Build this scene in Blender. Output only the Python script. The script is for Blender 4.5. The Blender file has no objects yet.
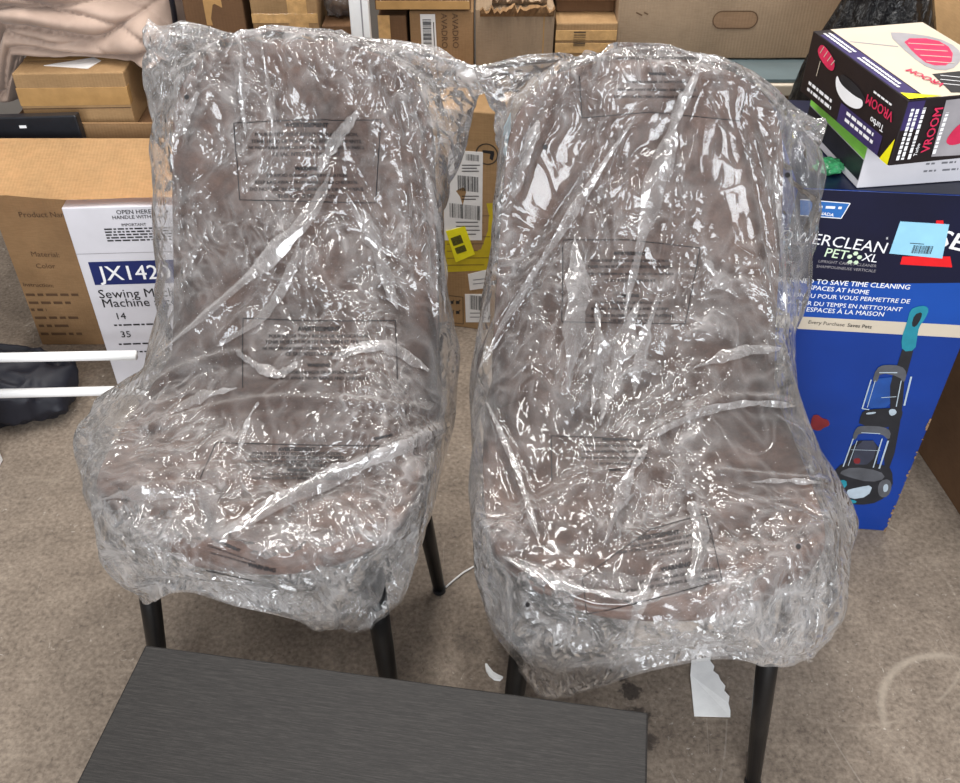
import bpy, bmesh, math, random
from mathutils import Vector, Matrix, noise
from mathutils.bvhtree import BVHTree
R = math.radians
random.seed(7)
scene = bpy.context.scene
C = scene.collection

# ---------------------------------------------------------------- camera
FPX, PITCH, CAMH = 950.0, R(40), 1.42
cam_d = bpy.data.cameras.new('camera')
cam = bpy.data.objects.new('camera', cam_d); C.objects.link(cam)
cam.location = (0, 0, CAMH); cam.rotation_euler = (R(90) - PITCH, 0, 0)
cam_d.sensor_width = 36; cam_d.lens = 36 * FPX / 960; cam_d.clip_start = 0.02
scene.camera = cam
CAM = Vector((0, 0, CAMH))

def ray(x, y):
    a = (x - 480) / FPX; b = (391.5 - y) / FPX
    return Vector((a, math.cos(PITCH) + b * math.sin(PITCH), -math.sin(PITCH) + b * math.cos(PITCH)))
def atz(x, y, z):
    d = ray(x, y); return CAM + d * ((z - CAMH) / d.z)
def aty(x, y, Y):
    d = ray(x, y); return CAM + d * (Y / d.y)

# ---------------------------------------------------------------- materials
def srgb(r, g, b):
    f = lambda c: (c / 255 / 12.92) if c / 255 <= .04045 else ((c / 255 + .055) / 1.055) ** 2.4
    return (f(r), f(g), f(b), 1)

class NT:
    def __init__(s, name):
        s.m = bpy.data.materials.new(name); s.m.use_nodes = True
        s.t = s.m.node_tree; s.t.nodes.clear()
        s.out = s.n('ShaderNodeOutputMaterial')
    def n(s, kind, **kw):
        nd = s.t.nodes.new(kind)
        for k, v in kw.items():
            if k.startswith('i_'):
                nd.inputs[k[2:].replace('_', ' ')].default_value = v
            else:
                setattr(nd, k, v)
        return nd
    def l(s, a, b): s.t.links.new(a, b)
    def coord(s, scale=(1, 1, 1), out='Object', rot=(0, 0, 0)):
        tc = s.n('ShaderNodeTexCoord'); mp = s.n('ShaderNodeMapping')
        mp.inputs['Scale'].default_value = scale; mp.inputs['Rotation'].default_value = rot
        s.l(tc.outputs[out], mp.inputs['Vector']); return mp.outputs['Vector']
    def noise(s, vec, scale, detail=4, rough=.55, dist=0):
        nd = s.n('ShaderNodeTexNoise'); s.l(vec, nd.inputs['Vector'])
        nd.inputs['Scale'].default_value = scale; nd.inputs['Detail'].default_value = detail
        nd.inputs['Roughness'].default_value = rough; nd.inputs['Distortion'].default_value = dist
        return nd.outputs['Fac']
    def ramp(s, fac, stops, interp='LINEAR'):
        r = s.n('ShaderNodeValToRGB'); r.color_ramp.interpolation = interp
        el = r.color_ramp.elements
        while len(el) < len(stops): el.new(.5)
        for e, (p, c) in zip(el, stops):
            e.position = p; e.color = c if len(c) == 4 else (*c, 1)
        s.l(fac, r.inputs['Fac']); return r.outputs['Color']
    def math(s, op, a, b=None, c=None):
        nd = s.n('ShaderNodeMath', operation=op)
        for i, v in enumerate((a, b, c)):
            if v is None: continue
            if isinstance(v, (int, float)): nd.inputs[i].default_value = v
            else: s.l(v, nd.inputs[i])
        return nd.outputs[0]
    def mix(s, fac, a, b, mode='MIX'):
        nd = s.n('ShaderNodeMix', data_type='RGBA', blend_type=mode)
        for sock, v in ((nd.inputs[0], fac), (nd.inputs[6], a), (nd.inputs[7], b)):
            if isinstance(v, (int, float, tuple)): sock.default_value = v
            else: s.l(v, sock)
        return nd.outputs[2]
    def bump(s, h, strength=.3, dist=.01, normal=None):
        b = s.n('ShaderNodeBump'); b.inputs['Strength'].default_value = strength
        b.inputs['Distance'].default_value = dist; s.l(h, b.inputs['Height'])
        if normal is not None: s.l(normal, b.inputs['Normal'])
        return b.outputs['Normal']
    def bsdf(s, color, rough=.6, normal=None, **kw):
        p = s.n('ShaderNodeBsdfPrincipled')
        for k, v in (('Base Color', color), ('Roughness', rough)):
            if isinstance(v, (int, float, tuple)): p.inputs[k].default_value = v
            else: s.l(v, p.inputs[k])
        for k, v in kw.items(): p.inputs[k.replace('_', ' ')].default_value = v
        if normal is not None: s.l(normal, p.inputs['Normal'])
        s.l(p.outputs[0], s.out.inputs['Surface']); return s.m

def plain(name, rgb, rough=.5, var=.12, scale=40, bumpy=.05, **kw):
    """a plain painted / printed surface with a little procedural unevenness"""
    t = NT(name); v = t.coord()
    f = t.noise(v, scale, 3)
    c = srgb(*rgb); lo = tuple(x * (1 - var) for x in c[:3]); hi = tuple(min(1, x * (1 + var)) for x in c[:3])
    col = t.ramp(f, [(.3, lo), (.7, hi)])
    return t.bsdf(col, rough, t.bump(f, bumpy, .002), **kw)

def cardboard(name, rgb, flute=0):
    t = NT(name); v = t.coord()
    c = srgb(*rgb)[:3]
    n1 = t.noise(v, 7, 5, .6); n2 = t.noise(t.coord((1, 1, 9)), 60, 3)
    big = t.ramp(n1, [(.3, tuple(x * .80 for x in c)), (.7, tuple(min(1, x * 1.12) for x in c))])
    fine = t.ramp(n2, [(.35, (.90, .88, .86)), (.65, (1, 1, 1))])
    col = t.mix(1.0, big, fine, 'MULTIPLY')
    w = t.n('ShaderNodeTexWave', wave_type='BANDS', bands_direction='X'); t.l(v, w.inputs['Vector'])
    w.inputs['Scale'].default_value = 45; w.inputs['Distortion'].default_value = .6
    h = t.math('ADD', t.math('MULTIPLY', w.outputs['Fac'], .25 + flute), t.noise(v, 25, 4))
    return t.bsdf(col, .78, t.bump(h, .22, .004), Specular_IOR_Level=.25)

M = {}
M['card'] = cardboard('kraft_cardboard', (150, 118, 84))
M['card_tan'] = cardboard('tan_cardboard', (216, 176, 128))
M['card_gold'] = cardboard('golden_cardboard', (158, 127, 90))
M['card_dark'] = cardboard('brown_cardboard', (108, 80, 56))
M['card_pale'] = cardboard('pale_cardboard', (156, 134, 110), .3)
M['card_grey'] = cardboard('greyish_cardboard', (146, 118, 92), .3)
M['tape'] = plain('packing_tape', (172, 134, 86), .18, .12, 30, .25)
M['tape_clear'] = plain('shiny_packing_tape', (196, 156, 104), .15, .2, 60, .5)
M['white'] = plain('white_label', (226, 224, 222), .45, .04)
M['whitebox'] = plain('white_coated_card', (204, 202, 208), .35, .05, 12)
M['black_ink'] = plain('black_ink', (26, 24, 26), .6, .1)
M['brown_ink'] = plain('brown_ink', (92, 66, 44), .7, .1)
M['grey_ink'] = plain('grey_ink', (112, 112, 118), .6, .1)
M['navy_ink'] = plain('navy_ink', (16, 32, 92), .4, .08)
M['white_ink'] = plain('white_ink', (236, 236, 238), .4, .03)
M['yellow'] = plain('yellow_sticker', (236, 226, 24), .4, .06)
M['olive'] = plain('olive_yellow_print', (190, 168, 24), .5, .08)
M['blue_card'] = plain('blue_coated_card', (6, 52, 134), .32, .14, 6)
M['navy_card'] = plain('navy_coated_card', (7, 13, 44), .32, .2, 8)
M['royal'] = plain('royal_blue_print', (14, 70, 156), .32, .1, 6)
M['mid_blue'] = plain('mid_blue_print', (40, 104, 176), .35, .1, 6)
M['sky_sticker'] = plain('pale_blue_sticker', (150, 206, 232), .4, .04)
M['red'] = plain('red_print', (226, 26, 34), .35, .06)
M['pink'] = plain('raspberry_print', (206, 44, 84), .4, .15)
M['teal'] = plain('teal_print', (34, 132, 150), .35, .15)
M['black_card'] = plain('black_coated_card', (30, 23, 26), .38, .15, 14)
M['cream'] = plain('cream_coated_card', (198, 186, 168), .4, .05, 10)
M['grey_print'] = plain('grey_print', (150, 146, 150), .4, .15, 25)
M['dark_print'] = plain('charcoal_print', (34, 36, 42), .35, .2, 30)
M['green'] = plain('lime_green_print', (150, 232, 92), .4, .06)
M['white_metal'] = plain('white_powder_coat', (240, 240, 240), .35, .02, 60, .05)
M['black_metal'] = plain('black_powder_coat', (12, 12, 14), .34, .2, 90, .1, Specular_IOR_Level=.5)
M['black_plastic'] = plain('black_plastic', (24, 26, 32), .4, .2, 40)
M['paper'] = plain('torn_white_paper', (248, 248, 246), .7, .04, 60, .25)
M['kraft_in'] = plain('inner_cardboard', (140, 104, 70), .85, .15)
M['wood'] = plain('pale_plank', (176, 138, 100), .6, .2, 30)
M['slate'] = plain('slate_glass', (98, 112, 116), .12, .1, 8)
M['beige_knit'] = plain('cream_knit', (206, 190, 160), .9, .2, 120, .6)

def leather():
    t = NT('distressed_brown_leather'); v = t.coord()
    a = t.noise(v, 9, 8, .65, .4); b = t.noise(v, 70, 5, .7); d = t.noise(v, 260, 2)
    col = t.ramp(a, [(.28, srgb(52, 32, 25)), (.5, srgb(84, 57, 45)), (.74, srgb(118, 88, 72))])
    col = t.mix(.5, col, t.ramp(b, [(.35, srgb(56, 36, 28)), (.65, srgb(112, 83, 69))]), 'MIX')
    h = t.math('ADD', t.math('MULTIPLY', b, .6), t.math('MULTIPLY', d, .4))
    return t.bsdf(col, .62, t.bump(h, .35, .002), Specular_IOR_Level=.35)
M['leather'] = leather()
M['piping'] = plain('dark_brown_piping', (74, 52, 42), .6, .2, 80, .2)

def table_veneer():
    t = NT('black_grained_veneer')
    v = t.coord((3, 90, 30), rot=(0, 0, 0)); a = t.noise(v, 7, 6, .7, .2)
    f = t.noise(t.coord((12, 240, 60)), 6, 3, .7)
    col = t.ramp(t.math('ADD', t.math('MULTIPLY', a, .6), t.math('MULTIPLY', f, .4)),
                 [(.34, srgb(22, 21, 21)), (.5, srgb(37, 35, 34)), (.66, srgb(58, 55, 53))])
    return t.bsdf(col, .5, t.bump(f, .25, .001), Specular_IOR_Level=.22)
M['veneer'] = table_veneer()
M['veneer_edge'] = plain('black_edge_band', (62, 61, 62), .5, .1)

def fabric():
    t = NT('taupe_cotton_cloth'); v = t.coord()
    a = t.noise(v, 12, 4); w = t.noise(v, 420, 2)
    col = t.ramp(a, [(.3, srgb(146, 125, 112)), (.7, srgb(170, 148, 134))])
    return t.bsdf(col, .8, t.bump(w, .2, .001), Sheen_Weight=.15)
M['cloth'] = fabric()
def bin_bag():
    t = NT('black_refuse_film'); v = t.coord((1, 1, .5))
    a = t.noise(v, 22, 6, .6, 1.2)
    return t.bsdf(srgb(14, 14, 16), .22, t.bump(a, .9, .03))
M['bin_bag'] = bin_bag()
def nylon():
    t = NT('navy_black_nylon'); v = t.coord(); a = t.noise(v, 300, 2)
    return t.bsdf(srgb(16, 18, 30), .6, t.bump(a, .3, .001))
M['nylon'] = nylon()

def concrete():
    t = NT('stained_concrete'); v = t.coord()
    a = t.noise(v, 2.2, 8, .62, .5); b = t.noise(v, 14, 8, .68, .3); c = t.noise(v, 120, 4, .6); e = t.noise(v, 38, 5, .7, 1.0)
    col = t.ramp(a, [(.30, srgb(88, 78, 69)), (.5, srgb(126, 113, 101)), (.70, srgb(150, 137, 123))])
    col = t.mix(.55, col, t.ramp(b, [(.32, srgb(78, 68, 60)), (.52, srgb(124, 111, 99)), (.74, srgb(166, 153, 138))]))
    col = t.mix(.42, col, t.ramp(c, [(.35, srgb(88, 77, 67)), (.65, srgb(160, 146, 130))]))
    # pale flecks of spilt plaster
    fl = t.ramp(t.noise(v, 70, 3, .62, .6), [(.655, (0, 0, 0)), (.70, (1, 1, 1))])
    fl = t.mix(1.0, fl, t.ramp(t.noise(v, 5.0, 4), [(.46, (0, 0, 0)), (.60, (1, 1, 1))]), 'MULTIPLY')
    col = t.mix(t.math('MULTIPLY', fl, .6), col, srgb(200, 192, 182))
    pit = t.ramp(t.noise(v, 95, 4, .66, .4), [(.34, (1, 1, 1)), (.40, (0, 0, 0))])
    col = t.mix(t.math('MULTIPLY', pit, .45), col, srgb(70, 60, 53))
    grime = t.ramp(t.noise(v, 4.2, 6, .7, 1.4), [(.55, (0, 0, 0)), (.68, (1, 1, 1))])
    col = t.mix(t.math('MULTIPLY', grime, .30), col, srgb(78, 68, 60))
    # thin scratches
    for sc, rot, th in ((.9, .5, .010), (.7, -.9, .008)):
        nz = t.n('ShaderNodeTexNoise'); t.l(t.coord((sc, sc * .35, 1), rot=(0, 0, rot)), nz.inputs['Vector'])
        nz.inputs['Scale'].default_value = 1.6; nz.inputs['Detail'].default_value = 1
        line = t.math('LESS_THAN', t.math('ABSOLUTE', t.math('SUBTRACT', nz.outputs['Fac'], .5)), th * .05)
        brk = t.math('GREATER_THAN', t.noise(v, 5 + sc, 2), .56)
        col = t.mix(t.math('MULTIPLY', t.math('MULTIPLY', line, brk), .2), col, srgb(188, 178, 166))
    # worn ring marks and oil spots, each at its own place on the slab
    sep = t.n('ShaderNodeSeparateXYZ'); t.l(v, sep.inputs[0])
    def dist(cx, cy, sx=1, sy=1):
        dx = t.math('MULTIPLY', t.math('SUBTRACT', sep.outputs['X'], cx), sx); dy = t.math('MULTIPLY', t.math('SUBTRACT', sep.outputs['Y'], cy), sy)
        return t.math('SQRT', t.math('ADD', t.math('MULTIPLY', dx, dx), t.math('MULTIPLY', dy, dy)))
    for cx, cy, r, wd, k in RINGS:
        d = t.math('ABSOLUTE', t.math('SUBTRACT', dist(cx, cy), r))
        m = t.ramp(t.math('DIVIDE', d, wd), [(.2, (1, 1, 1)), (1, (0, 0, 0))])
        m = t.math('MULTIPLY', t.math('MULTIPLY', m, t.ramp(t.noise(v, 6, 3), [(.42, (0, 0, 0)), (.6, (1, 1, 1))])), k)
        col = t.mix(m, col, srgb(186, 174, 158))
    for cx, cy, r, k in SPOTS:
        dd = t.math('ADD', dist(cx, cy), t.math('MULTIPLY', t.math('SUBTRACT', e, .5), r * 3.0))
        m = t.ramp(t.math('DIVIDE', dd, r), [(.55, (1, 1, 1)), (1, (0, 0, 0))])
        col = t.mix(t.math('MULTIPLY', m, k), col, srgb(46, 40, 38))
    h = t.math('ADD', t.math('MULTIPLY', b, .7), t.math('MULTIPLY', c, .3))
    return t.bsdf(col, .72, t.bump(h, .18, .006), Specular_IOR_Level=.35)
RINGS = [(.80, .84, .135, .010, .42), (.62, 1.10, .26, .004, .25), (.95, .62, .30, .004, .25)]
SPOTS = [(.255, .905, .02, .8), (.262, .855, .024, .8), (.245, .935, .014, .7), (.285, .96, .012, .7), (-.02, 1.0, .03, .3), (.58, 1.0, .03, .35), (.27, .81, .02, .7)]
M['concrete'] = concrete()
M['plaster'] = plain('grey_block_wall', (120, 114, 108), .9, .1, 8, .2)

def film(name, haze, seed, boost=1.05, rough=.13, bump=.8):
    t = NT(name)
    tc = t.n('ShaderNodeTexCoord'); mp = t.n('ShaderNodeMapping'); mp.inputs['Location'].default_value = (seed, seed * .7, 0)
    t.l(tc.outputs['Object'], mp.inputs['Vector']); v0 = mp.outputs['Vector']
    # warp, so that the crinkles curve and gather
    nz = t.n('ShaderNodeTexNoise'); t.l(v0, nz.inputs['Vector']); nz.inputs['Scale'].default_value = 7; nz.inputs['Detail'].default_value = 2
    vm = t.n('ShaderNodeVectorMath', operation='MULTIPLY_ADD'); t.l(nz.outputs['Color'], vm.inputs[0])
    vm.inputs[1].default_value = (.10, .10, .10); t.l(v0, vm.inputs[2]); v = vm.outputs[0]
    def facets(scale, stretch):
        m2 = t.n('ShaderNodeMapping'); m2.inputs['Scale'].default_value = stretch; t.l(v, m2.inputs['Vector'])
        vo = t.n('ShaderNodeTexVoronoi', feature='F1'); vo.inputs['Scale'].default_value = scale; t.l(m2.outputs[0], vo.inputs['Vector'])
        d = t.n('ShaderNodeVectorMath', operation='SCALE'); t.l(m2.outputs[0], d.inputs[0]); d.inputs['Scale'].default_value = scale
        p = t.n('ShaderNodeVectorMath', operation='SCALE'); t.l(vo.outputs['Position'], p.inputs[0]); p.inputs['Scale'].default_value = scale
        s = t.n('ShaderNodeVectorMath', operation='SUBTRACT'); t.l(d.outputs[0], s.inputs[0]); t.l(p.outputs[0], s.inputs[1])
        cc = t.n('ShaderNodeVectorMath', operation='SUBTRACT'); t.l(vo.outputs['Color'], cc.inputs[0]); cc.inputs[1].default_value = (.5, .5, .5)
        dt = t.n('ShaderNodeVectorMath', operation='DOT_PRODUCT'); t.l(s.outputs[0], dt.inputs[0]); t.l(cc.outputs[0], dt.inputs[1])
        return dt.outputs['Value']
    def ridge(scale, stretch, rot, sharp):
        m2 = t.n('ShaderNodeMapping'); m2.inputs['Scale'].default_value = stretch; m2.inputs['Rotation'].default_value = rot; t.l(v, m2.inputs['Vector'])
        n = t.noise(m2.outputs[0], scale, 1.0, .5, .2)
        a = t.math('ABSOLUTE', t.math('SUBTRACT', t.math('MULTIPLY', n, 2), 1))
        return t.math('MAXIMUM', t.math('SUBTRACT', 1, t.math('MULTIPLY', a, sharp)), 0)
    big = facets(15, (1, 1, .35)); small = facets(46, (1, 1, .6)); tiny = facets(110, (1, 1, .8))
    r1 = ridge(11, (1, 1, .35), (0, .35, 0), 9); r2 = ridge(16, (1, 1, .5), (0, -.6, .4), 9); r3 = ridge(30, (1, 1, .7), (.5, .3, 0), 5); r4 = ridge(48, (1, 1, .8), (.2, -.5, 0.6), 4)
    mask = t.ramp(t.noise(v0, 4.6, 3, .6, .6), [(.43, (.04, .04, .04)), (.58, (1, 1, 1))])
    calm = t.math('ADD', .3, t.math('MULTIPLY', mask, .7))
    fine = t.math('ADD', t.math('ADD', t.math('MULTIPLY', small, .22), t.math('MULTIPLY', tiny, .12)), t.math('ADD', t.math('MULTIPLY', r3, .13), t.math('MULTIPLY', r4, .10)))
    h = t.math('ADD', t.math('MULTIPLY', t.math('MULTIPLY', big, calm), .14), t.math('MULTIPLY', fine, mask))
    h = t.math('ADD', h, t.math('MULTIPLY', calm, t.math('ADD', t.math('MULTIPLY', r1, .17), t.math('MULTIPLY', r2, .15))))
    nrm = t.bump(h, bump, .022)
    lw = t.n('ShaderNodeLayerWeight'); lw.inputs['Blend'].default_value = .34; t.l(nrm, lw.inputs['Normal'])
    gl = t.n('ShaderNodeBsdfGlossy'); gl.inputs['Color'].default_value = (1, 1, 1, 1); gl.inputs['Roughness'].default_value = rough; t.l(nrm, gl.inputs['Normal'])
    tr = t.n('ShaderNodeBsdfTransparent'); tr.inputs['Color'].default_value = (.97, .97, .97, 1)
    df = t.n('ShaderNodeBsdfDiffuse'); df.inputs['Color'].default_value = (.89, .86, .85, 1); t.l(nrm, df.inputs['Normal'])
    tl = t.n('ShaderNodeBsdfTranslucent'); tl.inputs['Color'].default_value = (.89, .86, .85, 1); t.l(nrm, tl.inputs['Normal'])
    m1 = t.n('ShaderNodeMixShader'); m1.inputs[0].default_value = .4; t.l(df.outputs[0], m1.inputs[1]); t.l(tl.outputs[0], m1.inputs[2])
    # haze of the film, denser seen edge-on (longer way through it)
    lw2 = t.n('ShaderNodeLayerWeight'); lw2.inputs['Blend'].default_value = .5; t.l(nrm, lw2.inputs['Normal'])
    hz = t.math('ADD', haze, t.math('MULTIPLY', t.math('POWER', lw2.outputs['Facing'], 2.2), .50))
    # crease whitening in the haze; also paints bright crinkle streaks, whatever the light
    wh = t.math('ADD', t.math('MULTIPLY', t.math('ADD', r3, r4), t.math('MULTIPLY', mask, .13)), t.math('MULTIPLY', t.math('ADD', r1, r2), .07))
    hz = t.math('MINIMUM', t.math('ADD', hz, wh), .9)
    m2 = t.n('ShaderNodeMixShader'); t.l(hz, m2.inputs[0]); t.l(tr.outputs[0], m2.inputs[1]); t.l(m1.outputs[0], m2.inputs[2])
    m3 = t.n('ShaderNodeMixShader'); t.l(t.math('MINIMUM', t.math('MULTIPLY', lw.outputs['Fresnel'], boost), 1.0), m3.inputs[0])
    t.l(m2.outputs[0], m3.inputs[1]); t.l(gl.outputs[0], m3.inputs[2])
    t.l(m3.outputs[0], t.out.inputs['Surface'])
    return t.m
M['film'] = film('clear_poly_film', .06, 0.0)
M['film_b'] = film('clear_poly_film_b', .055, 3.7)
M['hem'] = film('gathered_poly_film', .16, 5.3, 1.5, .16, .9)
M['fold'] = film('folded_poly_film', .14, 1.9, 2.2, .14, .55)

# ---------------------------------------------------------------- mesh helpers
def obj(name, bm, mat, parent=None, smooth=False, matrix=None):
    me = bpy.data.meshes.new(name); bm.to_mesh(me); bm.free()
    if mat is not None: me.materials.append(mat)
    if smooth:
        for p in me.polygons: p.use_smooth = True
    o = bpy.data.objects.new(name, me); C.objects.link(o)
    if matrix is not None: o.matrix_world = matrix
    if parent is not None: o.parent = parent
    return o
def tag(o, label, cat, group=None):
    o['label'] = label; o['category'] = cat
    if group: o['group'] = group
    return o
def empty(name, loc=(0, 0, 0), rz=0):
    o = bpy.data.objects.new(name, None); C.objects.link(o); o.location = loc; o.rotation_euler = (0, 0, rz)
    o.empty_display_size = .05; return o
def bm_box(bm, lo, hi):
    vs = [bm.verts.new((x, y, z)) for x in (lo[0], hi[0]) for y in (lo[1], hi[1]) for z in (lo[2], hi[2])]
    fs = [(0, 1, 3, 2), (4, 6, 7, 5), (0, 4, 5, 1), (2, 3, 7, 6), (0, 2, 6, 4), (1, 5, 7, 3)]
    return [bm.faces.new([vs[i] for i in f]) for f in fs]
def box_bm(lo, hi, bev=0.002, seg=2):
    bm = bmesh.new(); bm_box(bm, lo, hi)
    if bev: bmesh.ops.bevel(bm, geom=bm.edges[:], offset=bev, segments=seg, affect='EDGES', profile=.5)
    bmesh.ops.recalc_face_normals(bm, faces=bm.faces[:]); return bm
def tube_bm(pts, radii, seg=16, bm=None):
    bm = bm or bmesh.new(); pts = [Vector(p) for p in pts]; rings = []
    if isinstance(radii, (int, float)): radii = [radii] * len(pts)
    for i, p in enumerate(pts):
        d = (pts[min(i + 1, len(pts) - 1)] - pts[max(i - 1, 0)]).normalized()
        a = d.cross(Vector((0, 0, 1)) if abs(d.z) < .9 else Vector((0, 1, 0))).normalized(); b = d.cross(a)
        rings.append([bm.verts.new(p + (a * math.cos(k * 2 * math.pi / seg) + b * math.sin(k * 2 * math.pi / seg)) * radii[i]) for k in range(seg)])
    for r0, r1 in zip(rings, rings[1:]):
        for k in range(seg): bm.faces.new((r0[k], r0[(k + 1) % seg], r1[(k + 1) % seg], r1[k]))
    bm.faces.new(rings[0][::-1]); bm.faces.new(rings[-1])
    bmesh.ops.recalc_face_normals(bm, faces=bm.faces[:]); return bm
def catmull(pts, t):
    n = len(pts) - 1; x = min(max(t, 0), 1) * n; i = min(int(x), n - 1); f = x - i
    p0, p1, p2, p3 = (pts[max(i - 1, 0)], pts[i], pts[i + 1], pts[min(i + 2, n)])
    return [.5 * (2 * b + (c - a) * f + (2 * a - 5 * b + 4 * c - d) * f * f + (3 * b - a - 3 * c + d) * f ** 3) for a, b, c, d in zip(p0, p1, p2, p3)]

# lettering: flat printed glyphs
_fc = {}
def glyphs(s, bold=0):
    bold = 0
    key = (s, bold)
    if key not in _fc:
        cu = bpy.data.curves.new('lettering', 'FONT'); cu.body = s; cu.size = 1; cu.resolution_u = 2; cu.offset = bold
        o = bpy.data.objects.new('lettering', cu); C.objects.link(o)
        me = o.to_mesh(); _fc[key] = ([v.co.copy() for v in me.vertices], [tuple(p.vertices) for p in me.polygons])
        o.to_mesh_clear(); bpy.data.objects.remove(o); bpy.data.curves.remove(cu)
    return _fc[key]

def chaikin(p, n=2):
    for _ in range(n):
        p = [q for i in range(len(p)) for q in ((p[i][0] * .75 + p[(i + 1) % len(p)][0] * .25, p[i][1] * .75 + p[(i + 1) % len(p)][1] * .25), (p[i][0] * .25 + p[(i + 1) % len(p)][0] * .75, p[i][1] * .25 + p[(i + 1) % len(p)][1] * .75))]
    return p
class Face:
    """a flat side of a thing: o = a corner in the thing's own frame, ex / ey along the side, n outwards"""
    def __init__(s, ob, o, ex, ey):
        s.ob = ob; s.o = Vector(o); s.ex = Vector(ex).normalized(); s.ey = Vector(ey).normalized(); s.n = s.ex.cross(s.ey)
        s.mw = Matrix.LocRotScale(ob.location, ob.rotation_euler.to_quaternion(), None); s.lift = .0006
    def at(s, px, py):
        """where the sight line through a measured point meets this side -> (u, v)"""
        O = s.mw @ s.o; N = (s.mw.to_3x3() @ s.n)
        d = ray(px, py); t = (O - CAM).dot(N) / d.dot(N)
        p = s.mw.inverted() @ (CAM + d * t) - s.o
        return (p.dot(s.ex), p.dot(s.ey))
    def pt(s, u, v, k=1): return s.o + s.ex * u + s.ey * v + s.n * s.lift * k
    def poly(s, bm, uv, k=1):
        return bm.faces.new([bm.verts.new(s.pt(u, v, k)) for u, v in uv])
    def pxpoly(s, bm, pxs, k=1): return s.poly(bm, [s.at(*p) for p in pxs], k)
    def rect(s, bm, u0, v0, u1, v1, k=1): return s.poly(bm, [(u0, v0), (u1, v0), (u1, v1), (u0, v1)], k)
    def line(s, bm, a, b, w, k=1):
        a = Vector(a); b = Vector(b); d = (b - a).normalized(); q = Vector((-d.y, d.x)) * w / 2
        s.poly(bm, [tuple(a - q), tuple(b - q), tuple(b + q), tuple(a + q)], k)
    def text(s, bm, body, a, b, k=2, bold=0, tall=1.0):
        """lettering whose baseline runs from a to b (u, v)"""
        if bold:
            d = (Vector(b) - Vector(a)) * (bold * .55 / max(3, len(body) * .55)); e = Vector((-d.y, d.x)) * .5; a, b = Vector(a), Vector(b)
            for m, o_ in enumerate((-d, d, e - d * .4, d * .4 - e)): s.text(bm, body, a + o_, b + o_, k + .12 * m, 0, tall)
            return
        vs, fs = glyphs(body)
        x0 = min(v.x for v in vs); x1 = max(v.x for v in vs)
        a = Vector(a); b = Vector(b); d = (b - a); sc = d.length / (x1 - x0); d.normalize(); q = Vector((-d.y, d.x))
        nv = []
        for v in vs:
            p = a + d * ((v.x - x0) * sc) + q * (v.y * sc * tall)
            nv.append(bm.verts.new(s.pt(p.x, p.y, k)))
        for f in fs:
            try: bm.faces.new([nv[i] for i in f])
            except ValueError: pass
    def pxtext(s, bm, body, a, b, **kw): s.text(bm, body, s.at(*a), s.at(*b), **kw)
    def barcode(s, bm, u0, v0, u1, v1, k=3, n=22, vert=False):
        rnd = random.Random(int(u0 * 9999) + n); x = 0.0; span = (u1 - u0) if not vert else (v1 - v0)
        st = span / n
        for i in range(n):
            w = st * rnd.choice((.25, .4, .7))
            if not vert: s.rect(bm, u0 + i * st, v0, u0 + i * st + w, v1, k)
            else: s.rect(bm, u0, v0 + i * st, u1, v0 + i * st + w, k)
    def fine(s, bm, u0, v0, u1, v1, rows, k=2, seed=1, fill=.5):
        """rows of fine print too small to read"""
        rnd = random.Random(seed); dv = (v1 - v0) / rows
        for r in range(rows):
            y = v1 - (r + .75) * dv; x = u0; end = u1 - rnd.random() * .25 * (u1 - u0)
            while x < end:
                w = min(rnd.uniform(.6, 2.4) * dv, end - x); s.rect(bm, x, y, x + w, y + dv * fill, k); x += w + dv * .45
def side(ob, w, d, h, which):
    if which == 'front': return Face(ob, (-w / 2, -d / 2, 0), (1, 0, 0), (0, 0, 1))
    if which == 'right': return Face(ob, (w / 2, -d / 2, 0), (0, 1, 0), (0, 0, 1))
    if which == 'left': return Face(ob, (-w / 2, d / 2, 0), (0, -1, 0), (0, 0, 1))
    if which == 'top': return Face(ob, (-w / 2, -d / 2, h), (1, 0, 0), (0, 1, 0))
# ---------------------------------------------------------------- the two dining chairs
BACK = [(.165, .455), (.195, .50), (.225, .58), (.255, .69), (.285, .80), (.312, .88), (.328, .935)]     # (y, z) up the middle
BACKW = [.204, .208, .205, .199, .191, .183, .172]
SEAT = [(-.212, .436), (-.203, .460), (-.165, .472), (-.08, .467), (.05, .458), (.14, .462), (.185, .480)]
SEATW = [.190, .200, .213, .222, .222, .214, .205]

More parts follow.
